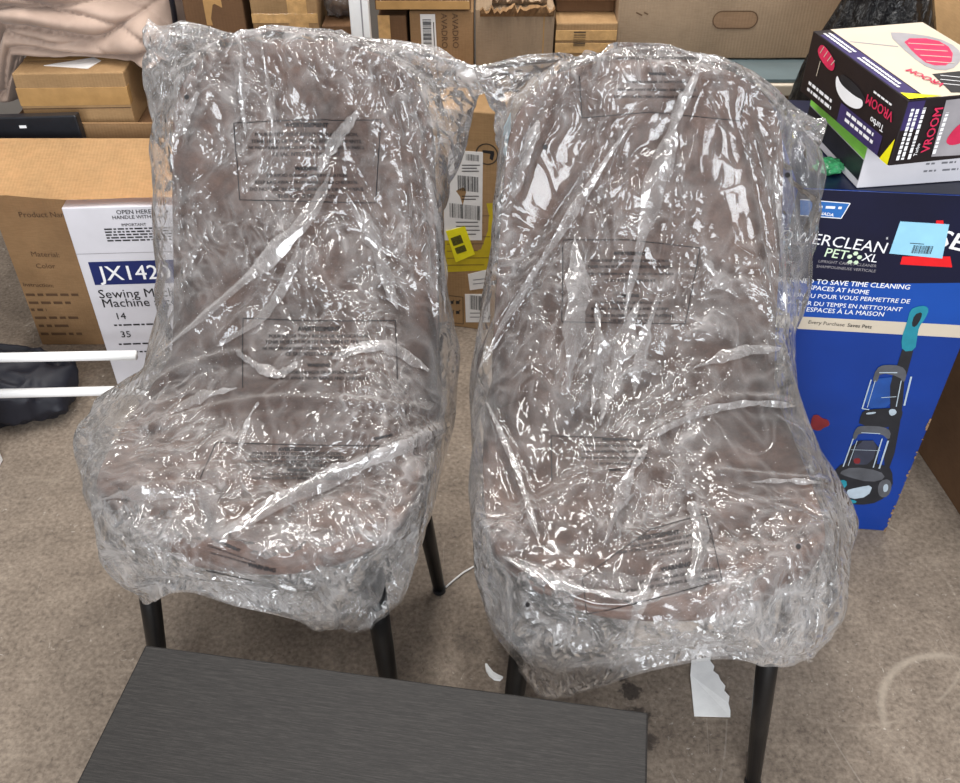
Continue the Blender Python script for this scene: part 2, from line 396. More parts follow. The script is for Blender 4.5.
def pad_bm(prof, wid, thick, cup, round_end, nu=28, nv=36):
    """an upholstered pad: front skin, back skin and a rounded rim"""
    bm = bmesh.new(); fr = []; bk = []
    def skin(s, a, depth):
        y, z = catmull(prof, s); w = catmull([(q,) for q in wid], s)[0]
        y2, z2 = catmull(prof, min(s + .01, 1)); y1, z1 = catmull(prof, max(s - .01, 0))
        tn = Vector((0, y2 - y1, z2 - z1)).normalized(); nm = Vector((0, -tn.z, tn.y))     # towards the sitter
        k = 1.0
        if round_end and s > .62:
            q = (s - .62) / .38; k = max(.0, 1 - q ** 3.0) ** .45; k = max(k, .34)
        if not round_end and s < .22:
            q = (.22 - s) / .22; k = 1 - .10 * q * q
        x = a * w * k
        edge = 1 - abs(a) ** 4 * .55
        es = min(s, 1 - s) * 14; edge *= min(1, .35 + es)
        if not round_end: y += .075 * abs(a) ** 2.4 * max(0, 1 - s / .5) ** 1.2
        p = Vector((x, y, z)) + nm * (cup(s) * abs(a) ** 2.4)
        return p + nm * (depth * edge)
    for j in range(nv + 1):
        s = j / nv; ra = []; rb = []
        for i in range(nu + 1):
            a = math.sin((i / nu * 2 - 1) * math.pi / 2)
            ra.append(bm.verts.new(skin(s, a, thick * .5))); rb.append(bm.verts.new(skin(s, a, -thick * .5)))
        fr.append(ra); bk.append(rb)
    for j in range(nv):
        for i in range(nu):
            bm.faces.new((fr[j][i], fr[j][i + 1], fr[j + 1][i + 1], fr[j + 1][i]))
            bm.faces.new((bk[j][i], bk[j + 1][i], bk[j + 1][i + 1], bk[j][i + 1]))
    for j in range(nv):
        for i, fl in ((0, 0), (nu, 1)):
            q = (fr[j][i], fr[j + 1][i], bk[j + 1][i], bk[j][i]); bm.faces.new(q if fl == 0 else q[::-1])
    for i in range(nu):
        for j, fl in ((0, 1), (nv, 0)):
            q = (fr[j][i], fr[j][i + 1], bk[j][i + 1], bk[j][i]); bm.faces.new(q if fl == 0 else q[::-1])
    bmesh.ops.recalc_face_normals(bm, faces=bm.faces[:]); return bm
back_cup = lambda s: .045 * (1 - s) ** 1.2 + .028
seat_cup = lambda s: .010 + .030 * s ** 2

LEG_TOP = [(-.165, -.165), (.165, -.165), (-.155, .12), (.155, .12)]
LEG_FOOT = [(-.195, -.215), (.195, -.215), (-.20, .115), (.20, .115)]
def make_chair(loc, rz, label, src=None):
    r = empty('dining_chair', loc, rz)
    tag(r, label, 'chair', 'pair of bagged dining chairs')
    if src is None:
        obj('backrest', pad_bm(BACK, BACKW, .050, back_cup, True), M['leather'], r, True)
        obj('seat', pad_bm(SEAT, SEATW, .055, seat_cup, False), M['leather'], r, True)
        pts = [Vector((-.200 * math.cos(a) ** 1 if True else 0, 0, 0)) for a in (0,)]
        rim = []
        for k in range(33):
            a = math.pi * k / 32
            sgn = -1 if math.cos(a) > 0 else 1
            rim.append((sgn * .203 * abs(math.cos(a)) ** .45, -.200 * math.sin(a) ** .5 + .065 * abs(math.cos(a)) ** 2 if k not in (0, 32) else .10, .428))
        obj('piping', tube_bm(rim, .006, 10), M['piping'], r, True)
        obj('seat_frame', box_bm((-.165, -.17, .385), (.165, .13, .412), .012, 3), M['black_metal'], r)
        for (tx, ty), (fx, fy) in zip(LEG_TOP, LEG_FOOT):
            lg = obj('leg', tube_bm([(tx, ty, .395), (tx + (fx - tx) * .5, ty + (fy - ty) * .5, .2), (fx, fy, .008)], [.0165, .0145, .011], 20), M['black_metal'], r, True)
            obj('foot_cap', tube_bm([(fx, fy, .0), (fx, fy, .010)], [.0122, .0122], 16), M['black_plastic'], lg)
    else:
        for ch in src.children:
            c = ch.copy(); C.objects.link(c); c.parent = r
            for g in ch.children:
                d = g.copy(); C.objects.link(d); d.parent = c
    return r
CH_L = ((-.290, 1.03, 0), R(-8)); CH_R = ((.227, .955, 0), R(0.5))
chair_l = make_chair(*CH_L, 'brown leather-look dining chair with black legs beside the sewing machine box')
chair_r = make_chair(*CH_R, 'brown leather-look dining chair with black legs beside the blue carpet cleaner box', chair_l)

# ---------------------------------------------------------------- clear poly bags pulled over the chairs
def bag_grid(st, nu, nv, hem, flare):
    """a tube of film in the chair's frame: rows from the sealed top to the open hem"""
    # rows spaced by the length of the front sheet
    L = [0]
    for a, b in zip(st, st[1:]): L.append(L[-1] + math.hypot(a[0] - b[0], a[1] - b[1]) + .02)
    rows = []
    for j in range(nv + 1):
        target = L[-1] * j / nv; k = 0
        while k < len(L) - 2 and L[k + 1] < target: k += 1
        f = (target - L[k]) / (L[k + 1] - L[k]); q = catmull(st, (k + f) / (len(st) - 1))
        row = []
        for i in range(nu):
            a = 2 * math.pi * i / nu; c, s = math.cos(a), math.sin(a)
            yf, zf, yb, zb, xl, xr, cl, cr, fl, fr = q
            c0 = .92; k = max(0, (abs(c) - c0) / (1 - c0)); wb, fin = (xr, fr) if c > 0 else (xl, fl)
            x = math.copysign(wb * min(1, abs(c) / c0) ** .62 + max(0, fin) * k, c)
            t = .5 + math.copysign(.5 * abs(s) ** .6 * (1 - .55 * k * min(1, max(0, fin) * 30)), s)
            tj = j / nv
            z = zf + (zb - zf) * t + ((cl if c < 0 else cr) * abs(c) ** 2.0)
            y = yf + (yb - yf) * t
            z -= max(0, fin) * .42 * math.sin(math.pi * k) * max(0, 1 - 8 * j / nv)
            z += hem(c, s) * max(0, (tj - .82) / .18) ** 1.5
            row.append(Vector((x, y, z)))
        rows.append(row)
    return rows

def make_bag(st, hem, mw, grow, seed, pins, frames=20, nu=132, nv=112):
    rows = bag_grid(st, nu, nv, hem, 0)
    me = bpy.data.meshes.new('bag'); vs = [v for r in rows for v in r]; fs = []
    rnd = random.Random(seed)
    vs = [v + Vector((noise.noise(v * 14 + Vector((seed, 0, 0))), noise.noise(v * 14 + Vector((0, seed, 5))), noise.noise(v * 14 + Vector((9, 0, seed))))) * .006 for v in vs]
    for j in range(nv):
        for i in range(nu):
            a = j * nu + i; b = j * nu + (i + 1) % nu
            fs.append((a, a + nu, b + nu, b))
    # the sealed top seam
    for i in range(1, nu // 2):
        fs.append((i, (nu - i) % nu, (nu - i - 1) % nu, i + 1) if i + 1 < nu // 2 else (i, (nu - i) % nu, (nu - i - 1) % nu))
    fs.append((0, nu - 1, 1))
    me.from_pydata(vs, [], fs); me.update()
    o = bpy.data.objects.new('bag_sim', me); C.objects.link(o)
    vg = o.vertex_groups.new(name='pin')
    for idx, w in pins(nu, nv): vg.add([idx], w, 'REPLACE')
    # the chair as an obstacle
    bm = bmesh.new()
    for args in ((BACK, BACKW, .050, back_cup, True), (SEAT, SEATW, .055, seat_cup, False)):
        t = pad_bm(*args, 16, 20); tm = bpy.data.meshes.new('t'); t.to_mesh(tm); t.free(); bm.from_mesh(tm); bpy.data.meshes.remove(tm)
    co = obj('chair_obstacle', bm, None)
    co.modifiers.new('hit', 'COLLISION'); co.collision.thickness_outer = .006; co.collision.cloth_friction = 4
    md = o.modifiers.new('film', 'CLOTH'); s = md.settings
    s.quality = 6; s.mass = .03; s.tension_stiffness = 25; s.compression_stiffness = 25; s.shear_stiffness = 12
    s.bending_stiffness = .06; s.air_damping = 2.0; s.tension_damping = 6; s.compression_damping = 6; s.shear_damping = 6
    s.vertex_group_mass = 'pin'; s.pin_stiffness = 1; s.shrink_min = grow; s.shrink_max = grow
    s.effector_weights.gravity = .35; md.collision_settings.distance_min = .004; md.collision_settings.collision_quality = 3
    md.point_cache.frame_start = 1; md.point_cache.frame_end = frames
    scene.frame_start = 1; scene.frame_end = frames
    for f in range(1, frames + 1): scene.frame_set(f)
    dg = bpy.context.evaluated_depsgraph_get(); ev = o.evaluated_get(dg); m2 = ev.to_mesh()
    pos = [v.co.copy() for v in m2.vertices]; ev.to_mesh_clear()
    bpy.data.objects.remove(co); bpy.data.objects.remove(o)
    scene.frame_set(1)
    return pos, fs, nu, nv

import numpy as np
def crease(o, lines):
    """long pulled folds of the film: narrow raised pleats along given lines on the sheet"""
    me = o.data; n = len(me.vertices); co = np.empty(n * 3); me.vertices.foreach_get('co', co); co = co.reshape(n, 3)
    no = np.empty(n * 3); me.vertices.foreach_get('normal', no); no = no.reshape(n, 3)
    bvh = BVHTree.FromPolygons([Vector(c) for c in co], [tuple(p.vertices) for p in me.polygons])
    mw = Matrix.LocRotScale(o.location, o.rotation_euler.to_quaternion(), None); inv = mw.inverted(); org = inv @ CAM
    for pts, amp, wid in lines:
        P = []
        for k in range(25):
            q = catmull(pts, k / 24); d = (inv.to_3x3() @ ray(*q)).normalized(); h = bvh.ray_cast(org, d)
            if h[0] is not None: P.append(np.array(h[0]))
        if len(P) < 3: continue
        best = np.full(n, 9.0); par = np.zeros(n)
        for i, (a, b) in enumerate(zip(P, P[1:])):
            ab = b - a; L = ab @ ab
            if L < 1e-8 or L > .01: continue
            t = np.clip(((co - a) @ ab) / L, 0, 1); d = np.linalg.norm(co - a - t[:, None] * ab, axis=1)
            m = d < best; best[m] = d[m]; par[m] = (i + t[m]) / (len(P) - 1)
        taper = np.clip(np.minimum(par, 1 - par) * 6, 0, 1)
        hgt = amp * np.clip(1 - best / wid, 0, 1) * taper
        # gully beside the pleat, where the film is drawn in
        hgt -= .35 * amp * np.clip(1 - np.abs(best - wid * 1.5) / (wid * .7), 0, 1) * taper
        co = co + no * hgt[:, None] * np.where((no @ np.array(inv.to_3x3() @ Vector((0, -.77, .64)))) > -.1, 1, 0)[:, None]
    me.vertices.foreach_set('co', co.ravel()); me.update()
def bag_object(name, label, pos, fs, mw, mat):
    bm = bmesh.new(); vs = [bm.verts.new(p) for p in pos]
    for f in fs:
        try: bm.faces.new([vs[i] for i in f])
        except ValueError: pass
    bmesh.ops.recalc_face_normals(bm, faces=bm.faces[:])
    o = obj(name, bm, mat, None, True); o.location = mw[0]; o.rotation_euler = (0, 0, mw[1])
    sub = o.modifiers.new('smooth', 'SUBSURF'); sub.levels = 1; sub.render_levels = 1
    dg = bpy.context.evaluated_depsgraph_get(); me = bpy.data.meshes.new_from_object(o.evaluated_get(dg))
    o.modifiers.clear(); old = o.data; o.data = me; bpy.data.meshes.remove(old)
    for p in o.data.polygons: p.use_smooth = True
    tag(o, label, 'plastic bag', 'clear bags over the chairs'); return o

ST_L = [  # yf, zf, yb, zb, half-width left, right, corner lift left, right, flap left, right
    (.325, .940, .345, .942, .200, .200, .012, -.014, .038, .098),
    (.262, .912, .368, .915, .208, .205, .006, -.01, .042, .082),
    (.215, .800, .360, .800, .216, .196, 0, 0, .040, .046),
    (.165, .670, .338, .660, .222, .190, 0, 0, .040, .010),
    (.100, .575, .315, .545, .236, .202, 0, 0, .030, 0),
    (-.010, .522, .300, .475, .244, .226, 0, 0, .008, 0),
    (-.140, .510, .290, .435, .252, .228, 0, 0, .010, 0),
    (-.226, .498, .290, .405, .262, .226, 0, 0, .068, 0),
    (-.248, .430, .280, .370, .258, .226, 0, 0, .060, 0),
    (-.240, .340, .270, .345, .220, .215, 0, 0, 0, .004)]
ST_R = [
    (.322, .940, .340, .942, .200, .208, -.010, -.105, .048, .050),
    (.260, .912, .364, .917, .204, .216, -.01, -.06, .034, .044),
    (.213, .800, .356, .800, .192, .226, 0, 0, .004, .046),
    (.162, .670, .334, .660, .200, .230, 0, 0, 0, .048),
    (.096, .575, .312, .545, .228, .230, 0, 0, .004, .040),
    (-.010, .522, .300, .475, .236, .236, 0, 0, .006, .026),
    (-.140, .510, .290, .435, .236, .242, 0, 0, .006, .012),
    (-.224, .494, .290, .405, .234, .250, 0, 0, .004, .016),
    (-.250, .410, .280, .360, .230, .266, 0, 0, 0, .058),
    (-.246, .325, .270, .330, .206, .276, 0, 0, 0, .050)]
def hem_l(c, s):
    if s > 0: return 0
    return -.035 * math.exp(-((c + .72) / .28) ** 2) + .055 * math.exp(-((c + .15) / .25) ** 2) - .030 * math.exp(-((c - .55) / .25) ** 2) + .04 * max(0, abs(c) - .85) / .15
def hem_r(c, s):
    if s > 0: return 0
    return -.060 * math.exp(-((c + .55) / .35) ** 2) + .045 * math.exp(-((c - .12) / .22) ** 2) + .035 * max(0, c - .3)
def goals(nu, nv):
    out = []
    for j in range(nv + 1):
        for i in range(nu):
            c = abs(math.cos(2 * math.pi * i / nu)); w = .06
            if c > .9: w = .16
            if j < 3: w = max(w, .5 - .12 * j)
            if j < 4 and c > .985: w = 1
            if j > nv - 3: w = max(w, .25)
            out.append((j * nu + i, w))
    return out
import time as _t; _t0 = _t.time()
pos_l, fs_l, NU, NV = make_bag(ST_L, hem_l, CH_L, -.04, 3, goals)
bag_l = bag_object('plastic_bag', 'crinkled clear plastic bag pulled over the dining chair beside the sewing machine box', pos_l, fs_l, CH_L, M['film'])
pos_r, fs_r, _, _ = make_bag(ST_R, hem_r, CH_R, -.04, 11, goals)
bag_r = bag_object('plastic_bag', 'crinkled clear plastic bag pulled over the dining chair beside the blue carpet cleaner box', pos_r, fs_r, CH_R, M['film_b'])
def tucked_hem(o, pos, seed):
    '''the loose mouth of the bag, turned in under itself and gathered'''
    bm = bmesh.new(); rows = []; j0 = int(NV * .80)
    for j in range(NV, j0 - 1, -1):
        t = (NV - j) / (NV - j0); row = []
        c = sum((pos[j * NU + i] for i in range(NU)), Vector()) / NU
        for i in range(NU):
            p = pos[j * NU + i].copy(); q = p * 1.0; d = (c - p); d.z = 0; d.normalize()
            k = .004 + .016 * math.sin(math.pi * min(1, t * 1.4) * .5)
            w = noise.noise(q * 26 + Vector((seed, 0, 0))) * .008 + abs(noise.noise(q * 55 + Vector((0, seed, 0)))) * .006
            p += d * (k + w * min(1, t * 6)); p.z += (.006 * noise.noise(q * 30)) * min(1, t * 5)
            row.append(bm.verts.new(p))
        rows.append(row)
    for A, B in zip(rows, rows[1:]):
        for i in range(NU): bm.faces.new((A[i], B[i], B[(i + 1) % NU], A[(i + 1) % NU]))
    obj('tucked_hem', bm, M['hem'], o, True)
tucked_hem(bag_l, pos_l, 2.0); tucked_hem(bag_r, pos_r, 6.0)
print('BAGS', _t.time() - _t0)

crease(bag_l, [([(338, 150), (322, 200), (250, 280), (160, 356)], .011, .011), ([(272, 205), (262, 290), (212, 345)], .010, .009),
    ([(240, 34), (240, 90), (246, 142)], .006, .007), ([(262, 40), (268, 90), (276, 150)], .006, .007), ([(350, 95), (310, 150), (276, 205)], .008, .010),
    ([(452, 425), (330, 478), (212, 545)], .013, .012), ([(228, 540), (205, 490), (120, 492)], .010, .010), ([(112, 420), (180, 370), (260, 350)], .008, .010),
    ([(375, 62), (425, 170), (440, 330)], .007, .009), ([(395, 60), (408, 150), (420, 260)], .007, .008), ([(300, 250), (340, 350), (350, 420)], .005, .009),
    ([(330, 110), (360, 190), (402, 255)], .006, .008), ([(150, 250), (190, 200), (250, 150)], .006, .009), ([(110, 440), (260, 400), (440, 410)], .007, .009), ([(260, 410), (235, 440), (205, 480)], .006, .008), ([(380, 600), (330, 580), (290, 530)], .009, .010)])
crease(bag_r, [([(706, 58), (650, 190), (604, 330), (560, 440)], .012, .012), ([(690, 76), (660, 210), (640, 320), (602, 440)], .011, .010), ([(640, 110), (562, 225), (500, 320), (476, 380)], .012, .011),
    ([(664, 140), (628, 250), (616, 360)], .009, .009), ([(576, 235), (572, 330), (562, 410)], .010, .010), ([(745, 108), (772, 220), (784, 335)], .009, .009), ([(716, 70), (690, 150), (680, 250)], .007, .008),
    ([(650, 440), (620, 490), (600, 550)], .013, .011), ([(642, 440), (700, 505), (748, 560)], .008, .009), ([(640, 442), (720, 400), (818, 408)], .009, .010), ([(486, 400), (516, 470), (540, 545)], .008, .009),
    ([(835, 482), (780, 478), (700, 470)], .007, .008), ([(590, 60), (545, 120), (515, 200)], .008, .009), ([(800, 130), (806, 220), (806, 330)], .007, .008), ([(500, 560), (590, 600), (660, 600)], .009, .010), ([(660, 640), (700, 600), (760, 580)], .008, .009)])

def folds(o, name, lines, seed):
    """pleats where the film lies double: narrow arched ribbons resting on the sheet"""
    me = o.data; bvh = BVHTree.FromPolygons([v.co for v in me.vertices], [tuple(p.vertices) for p in me.polygons])
    mw = Matrix.LocRotScale(o.location, o.rotation_euler.to_quaternion(), None); inv = mw.inverted(); org = inv @ CAM; rot = inv.to_3x3()
    bm = bmesh.new(); rnd = random.Random(seed)
    for pts, w0 in lines:
        N = 40; P = []; Nn = []
        for k in range(N + 1):
            q = catmull(pts, k / N); h = bvh.ray_cast(org, (rot @ ray(*q)).normalized())
            if h[0] is None: continue
            n = h[1] if h[1].dot(org - h[0]) > 0 else -h[1]; P.append(h[0]); Nn.append(n)
        if len(P) < 6: continue
        sm = lambda L: [(sum(L[max(0, i - 3):i + 4], Vector()) / len(L[max(0, i - 3):i + 4])) for i in range(len(L))]
        P = sm(P); Nn = [n.normalized() for n in sm(Nn)]; rows = []; ph = rnd.random() * 9
        for i, p in enumerate(P):
            t = i / (len(P) - 1); tg = (P[min(i + 1, len(P) - 1)] - P[max(i - 1, 0)]).normalized(); lat = tg.cross(Nn[i]).normalized()
            w = w0 * 1.25 * (.06 + math.sin(math.pi * min(1, max(0, t + .22 * noise.noise(Vector((ph, t * 2, 1)))))) ** .9) * (1 + .75 * noise.noise(Vector((t * 5 + ph, seed, 0))) + .35 * noise.noise(Vector((t * 17 + ph, seed, 4))))
            tilt = .5 * noise.noise(Vector((t * 3 + ph, 0, seed)))
            row = []
            for k in range(7):
                a = k / 6 * 2 - 1
                z = .0025 + w * (.15 * (1 - abs(a) ** 1.3) + .16 * tilt * a) + .0016 * noise.noise(Vector((t * 40, a * 3, ph)))
                wob = .25 * w * noise.noise(Vector((t * 9, a * .5, ph + 3)))
                row.append(bm.verts.new(p + lat * (a * w * .5 + wob) + Nn[i] * max(z, .0012)))
            rows.append(row)
        for A, B in zip(rows, rows[1:]):
            for k in range(6): bm.faces.new((A[k], A[k + 1], B[k + 1], B[k]))
    return obj(name, bm, M['fold'], o, True)
folds(bag_l, 'film_fold', [([(333, 165), (310, 215), (240, 285), (150, 362)], .016), ([(300, 235), (292, 270), (262, 318), (214, 348)], .012), ([(362, 205), (375, 245), (390, 290), (398, 312)], .016),
    ([(452, 422), (390, 452), (320, 482), (210, 540)], .018), ([(222, 548), (212, 510), (202, 486)], .022), ([(240, 32), (241, 90), (246, 140)], .006), ([(262, 40), (268, 90), (276, 150)], .005),
    ([(360, 110), (330, 150), (318, 175)], .014), ([(345, 190), (372, 240), (402, 260)], .007), ([(170, 415), (200, 398), (240, 388)], .012), ([(425, 170), (440, 240), (444, 320)], .010), ([(260, 400), (245, 430), (238, 462)], .006),
    ([(200, 90), (180, 130), (160, 150)], .012), ([(235, 350), (275, 375), (300, 362)], .012), ([(330, 360), (380, 345), (430, 372)], .014), ([(100, 500), (150, 492), (205, 500)], .012)], 3)
folds(bag_r, 'film_fold', [([(702, 62), (668, 140), (640, 240), (622, 330)], .018), ([(682, 90), (672, 140), (668, 185)], .010), ([(640, 110), (570, 215), (510, 310), (478, 372)], .012),
    ([(575, 232), (576, 300), (566, 400)], .026), ([(640, 300), (618, 360), (600, 430)], .024), ([(660, 290), (640, 350), (634, 400)], .014), ([(595, 300), (600, 350), (590, 420)], .010),
    ([(650, 440), (622, 490), (602, 552)], .012), ([(775, 160), (780, 230), (786, 320)], .008), ([(690, 500), (700, 540), (690, 590)], .016), ([(640, 442), (700, 412), (760, 402), (818, 412)], .010), ([(486, 400), (516, 470), (540, 545)], .007),
    ([(700, 255), (720, 280), (740, 300)], .012), ([(540, 120), (525, 160), (512, 200)], .016), ([(830, 484), (790, 480), (748, 482)], .006), ([(660, 560), (640, 600), (625, 650)], .010), ([(500, 555), (560, 585), (640, 600)], .012), ([(690, 370), (740, 352), (800, 348)], .012)], 8)

# ---- printing on the film
FR = ['AVERTISSEMENT', 'POUR ÉVITER TOUT RISQUE DE SUFFOCATION,', 'TENIR HORS DE PORTÉE DES BÉBÉS ET ENFANTS.', 'NE PAS UTILISER DANS LES BERCEAUX, LES LITS OU LES PARCS.', "CE SAC N'EST PAS UN JOUET."]
EN = ['WARNING', 'TO AVOID DANGER OF SUFFOCATION,', 'KEEP BAG AWAY FROM BABIES AND CHILDREN.', 'DO NOT USE IN CRIBS, CARRIAGES OR PLAYPENS.', 'THIS BAG IS NOT A TOY.']
class BagInk:
    def __init__(s, o):
        s.o = o; me = o.data; s.bvh = BVHTree.FromPolygons([v.co for v in me.vertices], [tuple(p.vertices) for p in me.polygons])
        s.inv = Matrix.LocRotScale(o.location, o.rotation_euler.to_quaternion(), None).inverted(); s.org = s.inv @ CAM; s.rot = s.inv.to_3x3()
    def at(s, x, y):
        h = s.bvh.ray_cast(s.org, (s.rot @ ray(x, y)).normalized())
        if h[0] is None: return None
        n = h[1] if h[1].dot(s.org - h[0]) > 0 else -h[1]; return h[0] + n * .0012
    def add(s, bm, pts, faces):
        P = [s.at(*p) for p in pts]; V = [bm.verts.new(q) if q is not None else None for q in P]
        for f in faces:
            if any(V[i] is None for i in f): continue
            if max((V[i].co - V[f[0]].co).length for i in f) > .03: continue
            try: bm.faces.new([V[i] for i in f])
            except ValueError: pass
    def text(s, bm, body, a, b, bold=.0):
        if bold:
            e = .30 if bold > .02 else .16
            for ox, oy in ((-e, -e), (e, e), (-e, e), (e, -e)) if bold > .02 else ((-e, 0), (e, 0)): s.text(bm, body, (a[0] + ox, a[1] + oy), (b[0] + ox, b[1] + oy), 0)
            return
        vs, fs = glyphs(body, bold); x0 = min(v.x for v in vs); x1 = max(v.x for v in vs); a = Vector(a); b = Vector(b); d = b - a; sc = d.length / (x1 - x0); d.normalize(); q = Vector((d.y, -d.x))
        s.add(bm, [tuple(a + d * ((v.x - x0) * sc) + q * (v.y * sc)) for v in vs], fs)
    def line(s, bm, a, b, w=.9):
        a = Vector(a); b = Vector(b); L = (b - a).length; n = max(2, int(L / 3)); d = (b - a).normalized(); q = Vector((-d.y, d.x)) * w / 2; pts = []
        for i in range(n + 1): p = a + (b - a) * (i / n); pts += [tuple(p - q), tuple(p + q)]
        s.add(bm, pts, [(2 * i, 2 * i + 1, 2 * i + 3, 2 * i + 2) for i in range(n)])
    def block(s, rows, frame):
        bm = bmesh.new()
        for body, a, b in rows: s.text(bm, body, a, b, .035 if body in ('WARNING', 'AVERTISSEMENT') else .012)
        for a, b in zip(frame, frame[1:]): s.line(bm, a, b)
        obj('printed_warning', bm, M['black_ink'], s.o)
    def para(s, cx, ys, hw, frame, words=None, slope=0.0):
        rows = []
        for k, (body, y) in enumerate(zip(words or FR + EN, ys)):
            w = hw * min(1, len(body) / 44.0) * (1.25 if body in ('WARNING', 'AVERTISSEMENT') else 1)
            rows.append((body, (cx - w, y + w * slope), (cx + w, y - w * slope)))
        s.block(rows, frame)
    def holes(s, pts):
        bm = bmesh.new()
        for x, y in pts: s.add(bm, [(x + 2.6 * math.cos(k * .5236), y + 2.6 * math.sin(k * .5236)) for k in range(12)], [tuple(range(12))])
        obj('vent_hole', bm, M['black_ink'], s.o)
k = BagInk(bag_l)
k.para(307, [127, 136, 143, 149, 156, 170, 177, 184, 191, 198], 58, [(240, 200), (234, 123), (300, 120), (381, 120), (376, 203), (240, 200)])
k.para(319, [331, 338, 344, 350, 356, 367, 374, 380], 56, [(243, 388), (243, 318), (310, 321), (395, 321), (397, 380)])
k.para(297, [451, 455, 459, 463, 467, 472, 476, 480], 50, [(200, 480), (216, 443), (300, 445), (380, 446), (362, 468)])
k.block([('AVERTISSEMENT', (212, 540), (240, 552)), (FR[1], (208, 546), (256, 563)), (FR[2], (210, 553), (262, 568)), (EN[0], (248, 566), (275, 572))], [(206, 570), (252, 580)])
k.block([('WARNING', (375, 440), (392, 436))], [(364, 466), (370, 444)])
k.holes([(187, 97)])
k = BagInk(bag_r)
k.para(657, [60, 75, 83, 91, 98], 44, [(579, 76), (582, 118), (650, 112), (740, 121), (746, 92)], [FR[1], EN[0], EN[1], EN[2], EN[3]])
k.para(630, [255, 262, 268, 275, 282, 297, 304, 310, 317, 322], 44, [(563, 240), (630, 240), (700, 248), (685, 324), (562, 322), (563, 240)])
k.para(615, [441, 447, 453, 459, 465, 471], 34, [(552, 482), (551, 436), (600, 438), (640, 441)])
k.block([('AVERTISSEMENT', (638, 541), (679, 534)), (FR[1], (632, 548), (707, 534)), (FR[2], (616, 555), (712, 540)), (FR[4], (655, 557), (700, 549)), ('WARNING', (661, 572), (691, 566)), (EN[1], (640, 584), (716, 570)), (EN[2], (620, 594), (718, 577))], [(587, 614), (582, 578), (650, 530), (706, 514), (722, 580), (650, 600), (587, 614)])
k.holes([(545, 147), (787, 175), (528, 604), (798, 547)])
# ---------------------------------------------------------------- cartons
def carton(name, loc, rz, w, d, h, mat, label, cat='box', group=None, bev=.003, dent=.0, seed=1):
    """a closed box; its mesh has soft worn edges and slightly bulging sides"""
    bm = box_bm((-w / 2, -d / 2, 0), (w / 2, d / 2, h), bev, 2)
    bmesh.ops.subdivide_edges(bm, edges=[e for e in bm.edges if e.calc_length() > .05], cuts=5, use_grid_fill=True)
    for v in bm.verts:
        k = (1 - abs(2 * v.co.x / w) ** 2) * (1 - abs(2 * v.co.z / h - 1) ** 2)
        n = noise.noise(v.co * 6 + Vector((seed * 3.1, seed, 0)))
        inner = 1 if (abs(v.co.x) < w / 2 - .02 and .02 < v.co.z < h - .02) else 0
        v.co.y += math.copysign(dent * k * n, v.co.y)
        if not inner and dent: v.co += Vector((n, n * .5, noise.noise(v.co * 9 + Vector((0, seed, 2))))) * dent * .35
        if v.co.z < .004: v.co.z = max(v.co.z, 0)
    o = obj(name, bm, mat); o.location = loc; o.rotation_euler = (0, 0, rz)
    if label: tag(o, label, cat, group)
    return o
def printed(o, name, fn, mat, label=None):
    bm = bmesh.new(); fn(bm); c = obj(name, bm, mat, o)
    if label: c['label'] = label
    return c
def strip(o, name, lo, hi, mat, bev=.0004): return obj(name, box_bm(lo, hi, bev, 1), mat, o)
def flat_sticker(o, f, name, uv, mat, thick=.0012, label=None):
    """a stuck-on label: a thin slab standing proud of its side"""
    bm = bmesh.new(); a = [bm.verts.new(f.pt(u, v, .2)) for u, v in uv]; b = [bm.verts.new(f.pt(u, v, .2) + f.n * thick) for u, v in uv]
    n = len(uv); bm.faces.new(b); bm.faces.new(a[::-1])
    for i in range(n): bm.faces.new((a[i], a[(i + 1) % n], b[(i + 1) % n], b[i]))
    bmesh.ops.recalc_face_normals(bm, faces=bm.faces[:]); c = obj(name, bm, mat, o)
    if label: c['label'] = label
    return c

# --- tall carton between the chairs, with its courier labels
W, D, H = .262, .115, .575
a = Vector((.047, 1.925)); rz = R(-12); off = Vector((-W / 2 * math.cos(rz) - D / 2 * math.sin(rz), -W / 2 * math.sin(rz) + D / 2 * math.cos(rz)))
o = carton('parcel_box', (a.x + off.x, a.y + off.y, 0), rz, W, D, H, M['card_gold'], 'tall brown parcel box with white courier labels and yellow tag, standing between the chairs', dent=.004, seed=2)
f = side(o, W, D, H, 'front'); fr = side(o, W, D, H, 'right')
printed(o, 'yellow_print', lambda b: f.pxpoly(b, [(440, 205), (493, 203), (493, 270), (446, 272)]), M['olive'], 'olive yellow printed square')
def q(bm):
    for y in range(216, 268, 7): f.line(bm, f.at(447, y), f.at(490 - (y % 3) * 6, y - .5), .0016, 2)
printed(o, 'printed_text', q, M['brown_ink'])
lab = flat_sticker(o, f, 'shipping_label', [f.at(*p) for p in [(449, 150), (483, 152), (482, 240), (444, 240), (444, 205)]], M['white'], .0012, 'long white courier label')
fl = Face(o, f.o + f.n * .0013, f.ex, f.ey)
def q(bm):
    for x0, y0, x1, y1 in ((466, 160, 479, 155), (458, 190, 479, 177), (450, 217, 481, 206)):
        u0, v0 = fl.at(x0, y0); u1, v1 = fl.at(x1, y1); fl.barcode(bm, u0, v0, u1, v1, 2, 26)
    for y in (165, 168, 171, 196, 199, 222, 226, 230, 234):
        fl.line(bm, fl.at(462 if y < 200 else 456, y), fl.at(480 - y % 5, y), .0022, 2)
printed(lab, 'label_print', q, M['black_ink'])
tg = flat_sticker(o, fl, 'yellow_tag', [fl.at(*p) for p in [(446, 231), (465, 226), (475, 254), (456, 262)]], M['yellow'], .0016, 'bright yellow tag stuck askew')
ft = Face(o, f.o + f.n * .0032, f.ex, f.ey)
